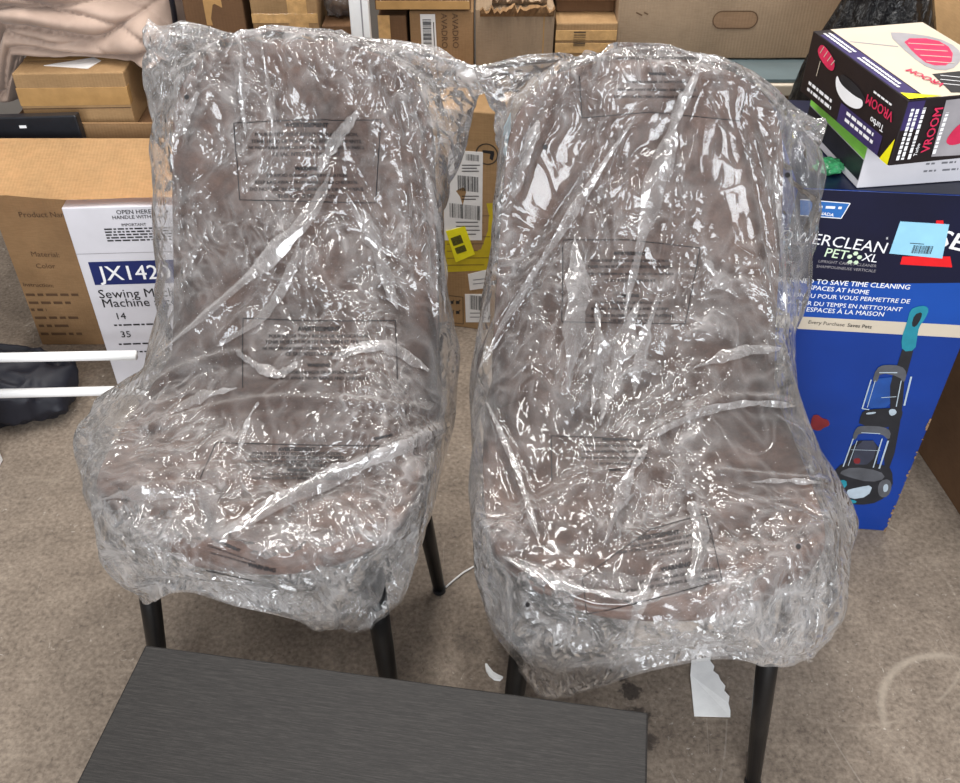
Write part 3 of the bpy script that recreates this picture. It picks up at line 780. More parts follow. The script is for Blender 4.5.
def q(bm):
    for k in range(12):
        u = k / 12; A = (451 + 10 * u, 238 - 3.5 * u); ft.line(bm, ft.at(*A), ft.at(A[0] + 3, A[1] + 8), .0018, 1)
        A = (455 + 10 * u, 248 - 3.5 * u); ft.line(bm, ft.at(*A), ft.at(A[0] + 2.4, A[1] + 6), .0018, 1)
printed(tg, 'label_print', q, M['black_ink'])
l2 = flat_sticker(o, f, 'small_label', [f.at(*p) for p in [(468, 274), (489, 269), (491, 287), (470, 290)]], M['white'])
printed(l2, 'label_print', lambda bm: [fl.line(bm, fl.at(473, y), fl.at(486, y - 1.5), .002, 1) for y in (280, 284)], M['grey_ink'])
l3 = flat_sticker(o, f, 'barcode_label', [f.at(*p) for p in [(465, 294), (490, 294), (490, 322), (466, 322)]], M['white'])
def q(bm):
    u0, v0 = fl.at(470, 309); u1, v1 = fl.at(488, 297); fl.barcode(bm, u0, v0, u1, v1, 1, 20)
    for y in (313, 317): fl.line(bm, fl.at(470, y), fl.at(486, y), .002, 1)
printed(l3, 'label_print', q, M['black_ink'])
def q(bm):     # handling symbols and the arrow in its circle
    cx, cy = f.at(487, 154); r = .024
    for k in range(28):
        a0 = k / 28 * 6.2832; a1 = (k + 1) / 28 * 6.2832
        f.line(bm, (cx + r * math.cos(a0), cy + r * math.sin(a0)), (cx + r * math.cos(a1), cy + r * math.sin(a1)), .0025, 2)
    f.poly(bm, [(cx - .010, cy + .009), (cx + .016, cy + .009), (cx + .016, cy + .001), (cx - .010, cy + .003)], 2)
    f.poly(bm, [(cx + .008, cy + .003), (cx + .017, cy + .003), (cx + .013, cy - .014), (cx + .006, cy - .010)], 2)
    for (x, y) in ((452, 302), (458, 302), (452, 312), (458, 312)):
        u, v = f.at(x, y); f.rect(bm, u - .005, v - .005, u + .004, v + .004, 2); f.line(bm, (u - .004, v - .006), (u + .006, v + .008), .002, 3)
    u0, v0 = f.at(449, 322); u1, v1 = f.at(463, 297)
    for A, B in (((u0, v0), (u1, v0)), ((u1, v0), (u1, v1)), ((u1, v1), (u0, v1)), ((u0, v1), (u0, v0))): f.line(bm, A, B, .0015, 2)
printed(o, 'handling_symbols', q, M['black_ink'])
bs = flat_sticker(o, fr, 'blue_sticker', [(.012, .46), (.10, .46), (.10, .535), (.012, .535)], M['sky_sticker'])
fb = Face(o, fr.o + fr.n * .0013, fr.ex, fr.ey)
printed(bs, 'label_print', lambda bm: fb.text(bm, 'Di', (.018, .49), (.05, .49), 1, .02), M['navy_ink'])
printed(o, 'side_print', lambda bm: [fr.text(bm, 'Dimension', (.015, .39), (.10, .39), 1, .01), fr.fine(bm, .015, .20, .12, .36, 6), fr.line(bm, (.012, .38), (.12, .38), .002)], M['black_ink'])
strip(o, 'tape', (-.03, -D / 2 - .0008, H - .05), (.03, D / 2 + .0008, H + .0008), M['tape'])

# --- row of parcels at the back; YB is where their fronts stand
YB = 2.10
def back_box(name, xl, xr, top, d, mat, label, y=YB, z0=0, **kw):
    return carton(name, ((xl + xr) / 2, y + d / 2, z0), 0, xr - xl, d, top - z0, mat, label, **kw)
o = back_box('cardboard_box', -.640, -.510, .86, .3, M['card_dark'], 'dark brown cardboard box beside the beige cloth heap', dent=.005, seed=4)
strip(o, 'tape', (-.02, -.1508, .70), (.02, -.15, .86), M['tape'])
o = back_box('cardboard_box', -.495, -.352, .90, .32, M['card_gold'], 'golden brown cardboard box with shiny tape, behind the top of the first bagged chair', dent=.005, seed=5)
strip(o, 'tape', (.008, -.1612, .5), (.050, -.16, .9), M['tape_clear'])
strip(o, 'tape', (-.0715, -.1614, .705), (.0715, -.16, .725), M['tape_clear'])
o = back_box('cardboard_box', -.345, -.278, .70, .3, M['card_dark'], 'narrow brown box under the clear wrapped bundle beside the white post', dent=.004, seed=6)
# clear wrapped bundle on top of the narrow box
def bundle(r, sq, seed, amp, sub=4):
    bm = bmesh.new(); bmesh.ops.create_icosphere(bm, subdivisions=sub, radius=1)
    for v in bm.verts:
        n = noise.noise(v.co * 2.6 + Vector((seed, 0, 0))) + .6 * abs(noise.noise(v.co * 6 + Vector((0, seed, 0)))); v.co *= 1 + amp * n
        v.co = Vector((v.co.x * r * sq[0], v.co.y * r * sq[1], v.co.z * r * sq[2]))
    mz = min(v.co.z for v in bm.verts)
    for v in bm.verts: v.co.z = max(v.co.z - mz - r * .12, 0)
    return bm
b = obj('wrapped_bundle', bundle(.05, (.70, 1.0, .95), 4, .25), M['film'], None, True); b.location = (-.312, 2.17, .702)
tag(b, 'small clear plastic wrapped bundle on the narrow box beside the white post', 'bundle')
obj('contents', bundle(.036, (.75, 1, .85), 9, .3, 3), M['card_dark'], b, True)
o = back_box('cardboard_box', -.222, -.160, .722, .3, M['card_dark'], 'narrow dark brown box with loose tape beside the barcoded parcel', dent=.004, seed=7)
f = side(o, .062, .3, .722, 'front')
strip(o, 'tape', (-.031, -.1512, .665), (-.005, -.15, .722), M['tape_clear'])
o = back_box('barcoded_box', -.153, -.014, .730, .3, M['card'], 'brown parcel with a white barcode label and sideways printed letters', dent=.002, seed=8)
f = side(o, .139, .3, .73, 'front')
l = flat_sticker(o, f, 'barcode_label', [f.at(*p) for p in [(420, 14), (435, 14), (437, 51), (422, 51)]], M['white'])
fl = Face(o, f.o + f.n * .0013, f.ex, f.ey)
def q(bm):
    u0, v0 = fl.at(423.5, 46); u1, v1 = fl.at(431, 19); fl.barcode(bm, u0, v0, u1, v1, 1, 22, True)
    fl.line(bm, fl.at(434.5, 47), fl.at(433.5, 22), .0018, 1)
printed(l, 'label_print', q, M['black_ink'])
def q(bm):
    f.pxtext(bm, 'AVADRO', (452, 13), (453, 48), bold=.01); f.pxtext(bm, 'AVADRO', (441, 13), (442, 48), bold=.01)
    for x in (427, 437, 449, 457, 463): f.line(bm, f.at(x, 62), f.at(x + 1, 76), .004, 2)
printed(o, 'printed_text', q, M['brown_ink'])
# torn-topped carton
W, D, H = .172, .3, .735
o = back_box('torn_box', -.010, .162, H, D, M['card_pale'], 'pale brown ribbed cardboard box with a crumpled torn top edge', dent=.003, seed=9)
def torn(seed, n, w, hgt, d):
    bm = bmesh.new(); rnd = random.Random(seed); rows = []
    for i in range(n + 1):
        x = -w / 2 + w * i / n; top = hgt * (.5 + .5 * rnd.random()); y = -.010 * rnd.random()
        rows.append([(x, 0, 0), (x, y - .008, top * .5), (x, y * 2 - .004 - .02 * rnd.random(), top), (x, y * 2 - .002, top + .002), (x, y - .005, top * .5 + .004), (x, .003, 0)])
    vs = [[bm.verts.new(p) for p in r] for r in rows]
    for a, b in zip(vs, vs[1:]):
        for k in range(5): bm.faces.new((a[k], b[k], b[k + 1], a[k + 1]))
    bmesh.ops.recalc_face_normals(bm, faces=bm.faces[:]); return bm
t = obj('torn_flap', torn(3, 26, .16, .03, .02), M['card'], o); t.location = (.004, -D / 2 - .001, H - .016)
t = obj('torn_flap', torn(5, 22, .12, .025, .02), M['card_pale'], o); t.location = (.01, -D / 2 + .03, H)
strip(o, 'tape', (.062, -.1508, .2), (.0645, -.15, .72), M['tape'])
# strapped parcel
W, D, H = .136, .28, .705
o = back_box('taped_parcel', .166, .300, H, D, M['card_gold'], 'golden brown parcel wrapped in shiny tape with a black barcode', dent=.006, seed=10)
for z0, z1 in ((.640, .662), (.668, .690), (.60, .632)): strip(o, 'tape', (-W / 2 + .001, -D / 2 - .0022, z0), (W / 2 - .001, -D / 2 - .001, z1), M['tape_clear'])
f = side(o, W, D, H, 'front'); f.o = f.o + f.n * .003
def q(bm):
    u0, v0 = f.at(573, 46); u1, v1 = f.at(586, 31); f.barcode(bm, u0, v0, u1, v1, 1, 9, True)
printed(o, 'barcode', q, M['black_ink'])
# cartons lying across the row
o = carton('cardboard_box', (-.122, YB + .15, .737), R(0), .205, .33, .16, M['card_dark'], 'flat brown box lying across the parcels beside the white post', dent=.003, seed=11)
strip(o, 'tape', (-.1, -.1658, .002), (.1, -.165, .02), M['tape'])
o = carton('cardboard_box', (.226, YB + .20, .755), R(0), .14, .25, .16, M['card_dark'], 'brown box on the shelf above the tape wrapped parcel', dent=.003, seed=12)
s = obj('shelf_board', box_bm((.165, YB + .05, .737), (.297, YB + .36, .754), .002), M['wood']); tag(s, 'narrow wooden board lying over the tape wrapped parcel', 'board')
for x0, x1 in ((.17, .30),):
    bl = obj('packing_block', box_bm((.17, YB + .07, .7055), (.30, YB + .25, .7365), .003), M['card_dark']); tag(bl, 'brown packing block between the tape wrapped parcel and the board', 'block')
# white upright post
p = obj('white_post', box_bm((-.020, -.014, 0), (.020, .014, 1.5), .003), M['white_metal']); p.location = (-.250, 2.02, 0); p.rotation_euler = (0, 0, 0)
tag(p, 'white metal post standing behind the top of the first bagged chair', 'post')
printed(p, 'groove', lambda bm: bm_box(bm, (.004, -.0146, .02), (.007, -.0138, 1.49)), M['grey_print'])

# --- big carton with a hand hole on a stack of flat panels
sup = carton('cardboard_box', (.60, 2.27, 0), 0, .46, .40, .555, M['card_dark'], 'brown cardboard box at the bottom of the stack of flat panels behind the second chair', dent=.003, seed=14)
bd = obj('wood_plank', box_bm((.36, 2.00, .556), (.80, 2.44, .584), .002), M['wood']); tag(bd, 'pale wooden board under the white panel, behind the second chair', 'board')
wp = obj('shelf_board', box_bm((.37, 1.99, .585), (.81, 2.42, .611), .003), M['cream']); tag(wp, 'cream panel under the slate glass sheet, behind the second chair', 'panel')
gp = obj('glass_sheet', box_bm((.34, 2.00, .612), (.80, 2.43, .620), .001), M['slate']); tag(gp, 'slate grey glass sheet lying under the big box with the hand hole', 'glass sheet')
obj('edge_trim', box_bm((.785, 1.998, .6202), (.797, 2.43, .622), .0005), M['white_metal'], gp)
W, D, H = .505, .34, .22
o = carton('hand_hole_box', (.300 + W / 2, YB + .01 + D / 2, .623), 0, W, D, H, M['card_pale'], 'big pale brown box with an oval hand hole in its side', dent=.003, seed=15)
f = side(o, W, D, H, 'front')
def slot(bm, grow=0):
    cx, cy = f.at(735, 19.5); hw, r = .036 + grow, .018 + grow; pts = []
    for k in range(13): a = -math.pi / 2 + math.pi * k / 12; pts.append((cx + hw - r + r * math.cos(a) + .012, cy + r * math.sin(a)))
    for k in range(13): a = math.pi / 2 + math.pi * k / 12; pts.append((cx - hw + r + r * math.cos(a) - .012, cy + r * math.sin(a)))
    return pts
bmx = bmesh.new(); pts = slot(bmx); n = len(pts)
A = [bmx.verts.new(f.pt(u, v, 4)) for u, v in slot(None, .0016)]; B = [bmx.verts.new(f.pt(u, v, 4)) for u, v in slot(None, -.001)]
for i in range(n): bmx.faces.new((A[i], A[(i + 1) % n], B[(i + 1) % n], B[i]))
obj('hand_hole', bmx, M['brown_ink'], o)
printed(o, 'hand_hole_flap', lambda bm: f.poly(bm, slot(None, -.001), 3.6), M['card_grey'])
printed(o, 'dent_mark', lambda bm: [f.line(bm, f.at(636, 12), f.at(642, 15), .003, 5), f.line(bm, f.at(644, 12), f.at(648, 14), .003, 5)], M['brown_ink'])
lf = obj('white_leaflet', box_bm((.62, 2.105, .8445), (.80, 2.25, .8475), .0008), M['paper']); tag(lf, 'white leaflet lying on the edge of the big box with the hand hole', 'leaflet')

# --- right hand end: refuse sack, tan carton, dark carton on the floor
def sack():
    bm = bmesh.new(); bmesh.ops.create_icosphere(bm, subdivisions=6, radius=1)
    for v in bm.verts:
        c = v.co.copy(); a = math.atan2(c.y, c.x)
        pl = abs(math.sin(a * 7 + 2.2 * noise.noise(c * 2) + c.z * 1.5)) ** .7 * .06 + .10 * noise.noise(c * 2.2) + .05 * abs(noise.noise(c * 6)) + .03 * abs(noise.noise(c * 14))
        r = 1 + pl
        sh = 1 if c.z < .3 else 1 - (c.z - .3) * .35
        v.co = Vector((c.x * .14 * r * sh, c.y * .14 * r * sh, c.z * .5 * (1 + .06 * noise.noise(c * 3))))
    mz = min(v.co.z for v in bm.verts)
    for v in bm.verts: v.co.z = max(0, v.co.z - mz - .05)
    return bm
sk = obj('refuse_sack', sack(), M['bin_bag'], None, True); sk.location = (.765, 1.83, 0)
tag(sk, 'tall crinkled black plastic refuse sack behind the black and white shop box', 'refuse sack')
o = carton('cardboard_box', (1.135, 1.84, 0), R(2), .38, .42, .92, M['card_tan'], 'tall tan cardboard box beside the black refuse sack', dent=.004, seed=17)
strip(o, 'tape', (-.1908, -.02, .5), (-.19, .02, .92), M['tape'])
o = carton('cardboard_box', (1.135, 1.415, 0), R(6), .36, .34, .5, M['card_dark'], 'dark brown cardboard box on the floor beside the blue carpet cleaner box', dent=.003, seed=18)

# --- left hand end: open carton, contents, taped carton, cloth, sewing machine box
W, D, H, T = .62, .088, .540, .006
X0 = -1.080 + .0
oc = empty('open_box', (-1.080 + W / 2, 1.872 + D / 2, 0)); tag(oc, 'open cardboard box with its front flap folded out over printed lines of text', 'box')
bm = bmesh.new()
for lo, hi in (((-W / 2, -D / 2, .001), (W / 2, -D / 2 + T, H)), ((-W / 2, D / 2 - T, .001), (W / 2, D / 2, H)), ((-W / 2, -D / 2 + T, .001), (-W / 2 + T, D / 2 - T, H)), ((W / 2 - T, -D / 2 + T, .001), (W / 2, D / 2 - T, H)), ((-W / 2 + T, -D / 2 + T, .001), (W / 2 - T, D / 2 - T, T))):
    bm_box(bm, lo, hi)
bmesh.ops.recalc_face_normals(bm, faces=bm.faces[:]); body = obj('box_body', bm, M['card'], oc)
bm = bmesh.new(); N = 10
pts = [(-D / 2, H + .004), (-D / 2 - .055, H - .018), (-D / 2 - .150, H - .054)]
va = []
for i in range(N + 1):
    x = -W / 2 + W * i / N; w = .003 * math.sin(i * 1.3)
    va.append([bm.verts.new((x, y + w * k, z + .002 * k * math.sin(i * .9))) for k, (y, z) in enumerate(pts)])
for a, b in zip(va, va[1:]):
    for k in range(2): bm.faces.new((a[k], a[k + 1], b[k + 1], b[k]))
bmesh.ops.solidify(bm, geom=bm.faces[:], thickness=.005); bmesh.ops.recalc_face_normals(bm, faces=bm.faces[:])
obj('front_flap', bm, M['card_tan'], oc)  # paler tan than the body: light falling on the flap, put into its colour
f = Face(oc, (-W / 2, -D / 2, 0), (1, 0, 0), (0, 0, 1))
def q(bm):
    f.pxtext(bm, 'Product Name', (20, 217), (72, 217), bold=.015)
    f.pxtext(bm, 'Material:', (32, 256), (60, 257), bold=.01); f.pxtext(bm, 'Color', (37, 268), (56, 268), bold=.01)
    f.pxtext(bm, 'Instruction:', (24, 286), (54, 287), bold=.03)
    for y, x0, x1 in ((294, 27, 80), (302, 30, 86), (309, 32, 46), (317, 36, 86), (325, 40, 74), (333, 42, 88)): f.fine(bm, *f.at(x0, y + 3), *f.at(x1, y - 2), 1, 2, y)
printed(body, 'printed_text', q, M['brown_ink'])
bp = obj('flat_board', box_bm((-.112, -.012, 0), (.112, .012, .556), .003), M['black_plastic']); bp.location = (-.955, 1.922, .0115); bp.rotation_euler = (R(-1.5), R(-1.8), 0)
tag(bp, 'black flat panel with a small white mark, sticking up out of the open box', 'panel')
bmk = bmesh.new(); bm_box(bmk, (-.015, -.0126, .532), (0, -.0119, .538)); obj('white_mark', bmk, M['white_ink'], bp)
sc = carton('cardboard_box', (-.87, 2.19, 0), 0, .37, .42, .512, M['card_dark'], 'brown cardboard box under the taped kraft carton, behind the open box', dent=.002, seed=20)
W, D, H = .236, .20, .124
o = carton('taped_box', (-.886, 1.992 + D / 2, .5125), R(2), W, D, H, M['card_gold'], 'kraft cardboard box with tape across its front and a white label on top', dent=.002, seed=21)
strip(o, 'tape', (-W / 2 - .0006, -D / 2 - .0009, .052), (W / 2 + .0006, -D / 2 + .02, .092), M['tape'])
strip(o, 'tape', (-W / 2, -.024, H + .0001), (W / 2, .024, H + .0009), M['tape'])
ft = side(o, W, D, H, 'top')
flat_sticker(o, ft, 'white_label', [ft.at(*p) for p in [(44, 66), (88, 69), (101, 61), (94, 58)]], M['white'], .0015)
printed(o, 'seam_line', lambda bm: side(o, W, D, H, 'front').line(bm, (0, .046), (W, .046), .0022, 2), M['brown_ink'])
# cloth heap
def heap():
    nx, ny = 230, 190; bm = bmesh.new(); g = []
    prof = [(2.105, .640), (2.095, .70), (2.115, .77), (2.14, .83), (2.25, .86), (2.40, .84), (2.46, .74), (2.47, .6365)]
    for j in range(ny + 1):
        row = []; v = j / ny; y0, z0 = catmull(prof, v); y1, z1 = catmull(prof, min(1, v + .01)); yp, zp = catmull(prof, max(0, v - .01))
        tn = Vector((0, y1 - yp, z1 - zp)).normalized(); nm = Vector((0, -tn.z, tn.y))
        for i in range(nx + 1):
            u = i / nx; x = -1.13 + .475 * u; arc = v * .85
            p = Vector((x, arc, 0)); w = noise.noise_vector(p * 4) * .05 + noise.noise_vector(p * 11) * .016
            ang = .50 + .45 * noise.noise(p * 2.6)
            d = (p.y + w.y) * math.cos(ang) - (p.x + w.x) * math.sin(ang)
            m1 = min(1, max(0, .65 + 1.3 * noise.noise(p * 4.5 + Vector((2, 0, 0))))); m2 = min(1, max(0, .35 + 1.5 * noise.noise(p * 5 + Vector((9, 4, 0)))))
            d2 = (p.y - w.y) * .93 + (p.x + w.x) * .36
            h = .060 * abs(math.sin(d * 34)) ** .45 * m1 + .040 * abs(math.sin(d2 * 40)) ** .45 * m2 + .05 * noise.noise(p * 3 + Vector((0, 7, 0)))
            h += .010 * abs(noise.noise(p * 16))
            ed = min(1, v / .06, (1 - v) / .06, (1 - u) / .05, u / .05)
            q = Vector((x, y0, z0)) + nm * (h * ed)
            # the left end slumps off the taped box; both ends round off
            rr = max(0, (u - .80) / .20); q.y += .10 * rr ** 2.5; q.z -= .10 * rr ** 3
            low = .6372 if x > -1.012 else .5135
            if x < -1.012: q.z -= .11 * min(1, (-1.012 - x) / .05) * (1 - v) ** 2
            if q.z < low: q.z = low
            row.append(bm.verts.new(q))
        g.append(row)
    for j in range(ny):
        for i in range(nx): bm.faces.new((g[j][i], g[j][i + 1], g[j + 1][i + 1], g[j + 1][i]))
    bmesh.ops.recalc_face_normals(bm, faces=bm.faces[:]); return bm
hp = obj('cloth_heap', heap(), M['cloth'], None, True); tag(hp, 'heap of rumpled taupe cloth piled above the taped kraft box', 'cloth')
st = [(-.668, 2.115, .70), (-.655, 2.08, .745), (-.652, 2.07, .79), (-.665, 2.10, .83)]
obj('strap', tube_bm([catmull(st, k / 12) for k in range(13)], .006, 8), M['nylon'], hp, True)
# sewing machine box
W, D, H = .33, .135, .468
a = Vector((-.848, 1.712)); rz = R(3)
o = carton('sewing_machine_box', (a.x + W / 2 * math.cos(rz) - D / 2 * math.sin(rz), a.y + W / 2 * math.sin(rz) + D / 2 * math.cos(rz), 0), rz, W, D, H, M['whitebox'], 'white sewing machine box with a navy band, standing beside the first chair', dent=.0, seed=22, bev=.002)
f = side(o, W, D, H, 'front')
u0, v0 = f.at(88, 262); u1, v1 = f.at(93, 285)
printed(o, 'navy_band', lambda bm: f.rect(bm, u0, v1, u0 + .27, v0, 1), M['navy_ink'], 'navy printed band')
def q(bm): f.text(bm, 'JX1420', (u0 + .014, v1 + .012), (u0 + .166, v1 + .012), 2.5, .018)
printed(o, 'model_number', q, M['white_ink'])
def q(bm):
    k = f.at(100, 298); f.text(bm, 'Sewing Machine', k, (k[0] + .20, k[1]), 2, .004)
    k = f.at(104, 307); f.text(bm, 'Machine à coudre', k, (k[0] + .22, k[1]), 2, .004)
    k = f.at(118, 319); f.text(bm, '14', k, (k[0] + .019, k[1]), 2, .006)
    k = f.at(122, 337); f.text(bm, '35', k, (k[0] + .021, k[1]), 2, .006)
    for y in (325, 344, 352): 
        k = f.at(113 + (y - 320) * .25, y); f.fine(bm, k[0], k[1] - .004, k[0] + .10, k[1] + .004, 1, 2, y)
    k = f.at(117, 214); f.text(bm, 'OPEN HERE', k, (k[0] + .07, k[1]), 2, .02)
    k = f.at(113, 219); f.text(bm, 'HANDLE WITH CARE', k, (k[0] + .11, k[1]), 2, .02)
    k = f.at(122, 226); f.text(bm, 'IMPORTANT', k, (k[0] + .05, k[1]), 2, .02)
    k = f.at(108, 242); f.fine(bm, k[0], k[1], k[0] + .15, k[1] + .034, 5, 2, 8)
printed(o, 'printed_text', q, M['black_ink'])
k = f.at(80, 254)
printed(o, 'lid_line', lambda bm: f.line(bm, (0, k[1]), (W, k[1]), .0014, 1), M['grey_print'])
# white frame with two rails
fr = empty('white_rail_frame', (-1.02, 1.45, 0)); tag(fr, 'white metal frame with two rails, in front of the sewing machine box', 'metal frame')
obj('rail', tube_bm([(0, 0, .287), (.358, -.004, .298)], .0095, 18), M['white_metal'], fr, True)
obj('rail', tube_bm([(0, 0, .196), (.40, -.004, .212)], .0095, 18), M['white_metal'], fr, True)
obj('upright', box_bm((-.03, -.014, 0), (0, .014, .5), .003), M['white_metal'], fr)
# dark holdall on the floor
def holdall():
    bm = bmesh.new(); bmesh.ops.create_icosphere(bm, subdivisions=5, radius=1)
    for v in bm.verts:
        c = v.co.copy(); q = 1 + .10 * noise.noise(c * 2.3) + .06 * abs(noise.noise(c * 5))
        f = lambda t: math.copysign(abs(t) ** .7, t)
        v.co = Vector((f(c.x) * .25 * q, f(c.y) * .095 * q, f(c.z) * .072 * q + .02 * noise.noise(c * 4)))
    mz = min(v.co.z for v in bm.verts)
    for v in bm.verts: v.co.z = max(0, v.co.z - mz - .02)
    return bm
hb = obj('holdall_bag', holdall(), M['nylon'], None, True); hb.location = (-1.165, 1.645, 0); hb.rotation_euler = (0, 0, R(-4))
tag(hb, 'flattened dark navy nylon bag lying on the floor under the white rails', 'bag')
# ---------------------------------------------------------------- blue carpet cleaner box
W, D, H = .326, .33, .735
rz = R(-5.5); a = Vector((.803, 1.262))
o = carton('carpet_cleaner_box', (a.x - W / 2 * math.cos(rz) - D / 2 * math.sin(rz), a.y - W / 2 * math.sin(rz) + D / 2 * math.cos(rz), 0), rz, W, D, H, M['blue_card'], 'big blue carpet cleaner box beside the second chair, with a picture of an upright machine', dent=.0, seed=30, bev=.003)
# the cleaner's box stands a little taller to its top edge and runs on past the picture's edge
f = side(o, W, D, H, 'front'); A = f.at
vb0 = A(815, 319)[1]; vb1 = A(815, 328)[1]
vnav = A(900, 286)[1]
printed(o, 'navy_panel', lambda bm: f.rect(bm, .001, vnav, W - .001, H - .001, .8), M['navy_card'], 'dark navy upper half')
printed(o, 'blue_panel', lambda bm: f.poly(bm, [(.001, vb0), (W - .001, vb0), (W - .001, vnav + .015), (W * .55, vnav + .004), (.001, vnav)], .9), M['royal'])
printed(o, 'white_band', lambda bm: f.rect(bm, .001, vb1 - .003, W - .001, vb0 + .004, 1.4), M['cream'], 'cream coloured band')
def q(bm):
    f.pxtext(bm, 'POWERCLEAN', (770, 238), (884, 253), k=2, bold=.0)
    f.pxtext(bm, 'XL', (861, 260), (876, 262), k=2, bold=.03)
    f.pxtext(bm, 'ISSEL', (915, 240), (975, 254), k=2, bold=.04, tall=.85)
    f.pxtext(bm, 'DESIGNED TO SAVE TIME CLEANING', (776, 281), (909, 289), k=2, bold=.03)
    f.pxtext(bm, 'SPACES AT HOME', (809, 289), (868, 294), k=2, bold=.03)
    f.pxtext(bm, 'CONÇU POUR VOUS PERMETTRE DE', (788, 296), (909, 303), k=2, bold=.012)
    f.pxtext(bm, 'GAGNER DU TEMPS EN NETTOYANT', (783, 303), (901, 311), k=2, bold=.012)
    f.pxtext(bm, 'LES ESPACES À LA MAISON', (793, 310), (883, 316), k=2, bold=.012)
    f.pxtext(bm, 'R', (886, 239), (888, 239), k=2)
    f.fine(bm, *A(816, 209), *A(844, 204), 1, 3, 4, .4); f.pxtext(bm, 'CANADA', (812, 213), (833, 216), k=3, bold=.03)
printed(o, 'white_lettering', q, M['white_ink'])
def q(bm):
    f.pxtext(bm, 'PET', (824, 256), (846, 259), k=2, bold=.02)
    cx, cy = A(854, 258)
    for k in range(5):
        b = k * 1.2566 + .3; c, s = math.cos(b), math.sin(b); px, py = cx + .008 * c, cy + .009 * s
        f.poly(bm, [(px + .004 * math.cos(t * 1.047), py + .004 * math.sin(t * 1.047)) for t in range(6)], 2)
printed(o, 'pet_lettering', q, plain('pale_green_print', (206, 226, 196), .4, .05))
printed(o, 'small_print', lambda bm: [f.pxtext(bm, 'UPRIGHT CARPET CLEANER', (818, 262), (876, 267), k=2), f.pxtext(bm, 'SHAMPOUINEUSE VERTICALE', (816, 267), (875, 272), k=2)], M['grey_print'])
printed(o, 'dark_print', lambda bm: [f.pxtext(bm, 'Every Purchase', (808, 323), (844, 326), k=2.5), f.pxtext(bm, 'Saves Pets', (847, 326), (871, 328), k=2.5, bold=.03)], M['black_ink'])
printed(o, 'blue_badge', lambda bm: f.pxpoly(bm, [(800, 199), (850, 203), (841, 218), (800, 215)], 1.6), M['mid_blue'])
printed(o, 'badge_edge', lambda bm: [f.line(bm, A(800, 199), A(850, 203), .0014, 2), f.line(bm, A(850, 203), A(841, 218), .0014, 2), f.line(bm, A(841, 218), A(800, 215), .0014, 2)], M['white_ink'])
printed(o, 'red_logo', lambda bm: [f.pxpoly(bm, [(902, 256), (950, 256), (952, 267), (900, 264)], 2), f.pxpoly(bm, [(936, 220), (943, 220), (946, 240), (934, 236)], 2)], M['red'], 'red logo block')
st = flat_sticker(o, f, 'store_sticker', [A(*p) for p in [(900, 221), (949, 224), (942, 258), (889, 253)]], M['sky_sticker'], .0014, 'pale blue store sticker with a barcode')
fs_ = Face(o, f.o + f.n * .0015, f.ex, f.ey)
def q(bm):
    u0, v0 = fs_.at(911, 253); u1, v1 = fs_.at(934, 246); fs_.barcode(bm, u0, v0, u1, v1, 1, 26)
    fs_.line(bm, fs_.at(910, 243), fs_.at(924, 244), .0012, 1)
printed(st, 'label_print', q, M['black_ink'])
# printed picture of the machine
def P(bm, pts, k=2, n=1): f.pxpoly(bm, chaikin(pts, n), k)
silver = plain('pale_grey_print', (172, 186, 198), .3, .15, 30); mid = plain('mid_grey_print', (84, 86, 92), .3, .2, 30)
def q(bm):
    P(bm, [(903, 346), (914, 347), (910, 362), (905, 380), (893, 378), (898, 362)], 2)
    P(bm, [(890, 372), (905, 370), (902, 412), (892, 466), (882, 468), (890, 424)], 2.1)
    P(bm, [(858, 426), (861, 413), (866, 409), (901, 407), (903, 414), (896, 427)], 2.3)
    P(bm, [(837, 466), (851, 460), (882, 464), (892, 468), (893, 488), (879, 502), (858, 505), (845, 501), (831, 485), (832, 478)], 2.0)
    P(bm, [(852, 440), (880, 440), (876, 470), (844, 468)], 2.2)
printed(o, 'printed_machine', q, M['dark_print'], 'printed picture of an upright black carpet cleaner')
def q(bm):
    P(bm, [(872, 381), (876, 368), (884, 364), (901, 365), (907, 372), (904, 383), (899, 376), (880, 372), (877, 382)], 2.6)
    P(bm, [(852, 437), (856, 427), (862, 425), (884, 426), (891, 431), (889, 440), (881, 433), (859, 432), (855, 440)], 2.6)
    P(bm, [(838, 472), (852, 466), (880, 470), (886, 478), (870, 482), (846, 476)], 2.6); P(bm, [(880, 480), (889, 478), (892, 486), (888, 496), (880, 497), (877, 489)], 2.8)
printed(o, 'printed_grip', q, mid)
def q(bm):
    for a_, b_, w in (((871, 379), (862, 408), .0022), ((875, 380), (867, 407), .0012), ((901, 380), (896, 406), .0016), ((911, 376), (904, 405), .003), ((862, 408), (869, 409), .002), ((853, 438), (843, 466), .0022), ((857, 440), (848, 465), .0012), ((882, 438), (873, 467), .0022), ((888, 440), (879, 468), .003), ((879, 372), (897, 372), .0022), ((861, 432), (880, 433), .0016), ((881, 397), (896, 396), .0014), ((851, 449), (880, 450), .0010)):
        f.line(bm, A(*a_), A(*b_), w, 3)
    P(bm, [(845, 490), (856, 487), (873, 484), (868, 496), (850, 499)], 3.0); P(bm, [(883, 484), (888, 483), (888, 490), (883, 492)], 3.2, 2); P(bm, [(888, 409), (895, 408), (897, 413), (890, 416)], 3, 2); P(bm, [(866, 412), (876, 411), (875, 413), (866, 414)], 3)
printed(o, 'printed_tanks', q, silver)
printed(o, 'printed_tank_glass', lambda bm: P(bm, [(871, 379), (898, 376), (893, 407), (863, 408)], 1.8), plain('smoky_blue_print', (30, 74, 146), .3, .25, 20))
printed(o, 'printed_tank_glass', lambda bm: P(bm, [(858, 440), (878, 440), (872, 464), (850, 464)], 2.7), plain('smoky_grey_print', (58, 62, 78), .3, .25, 20))
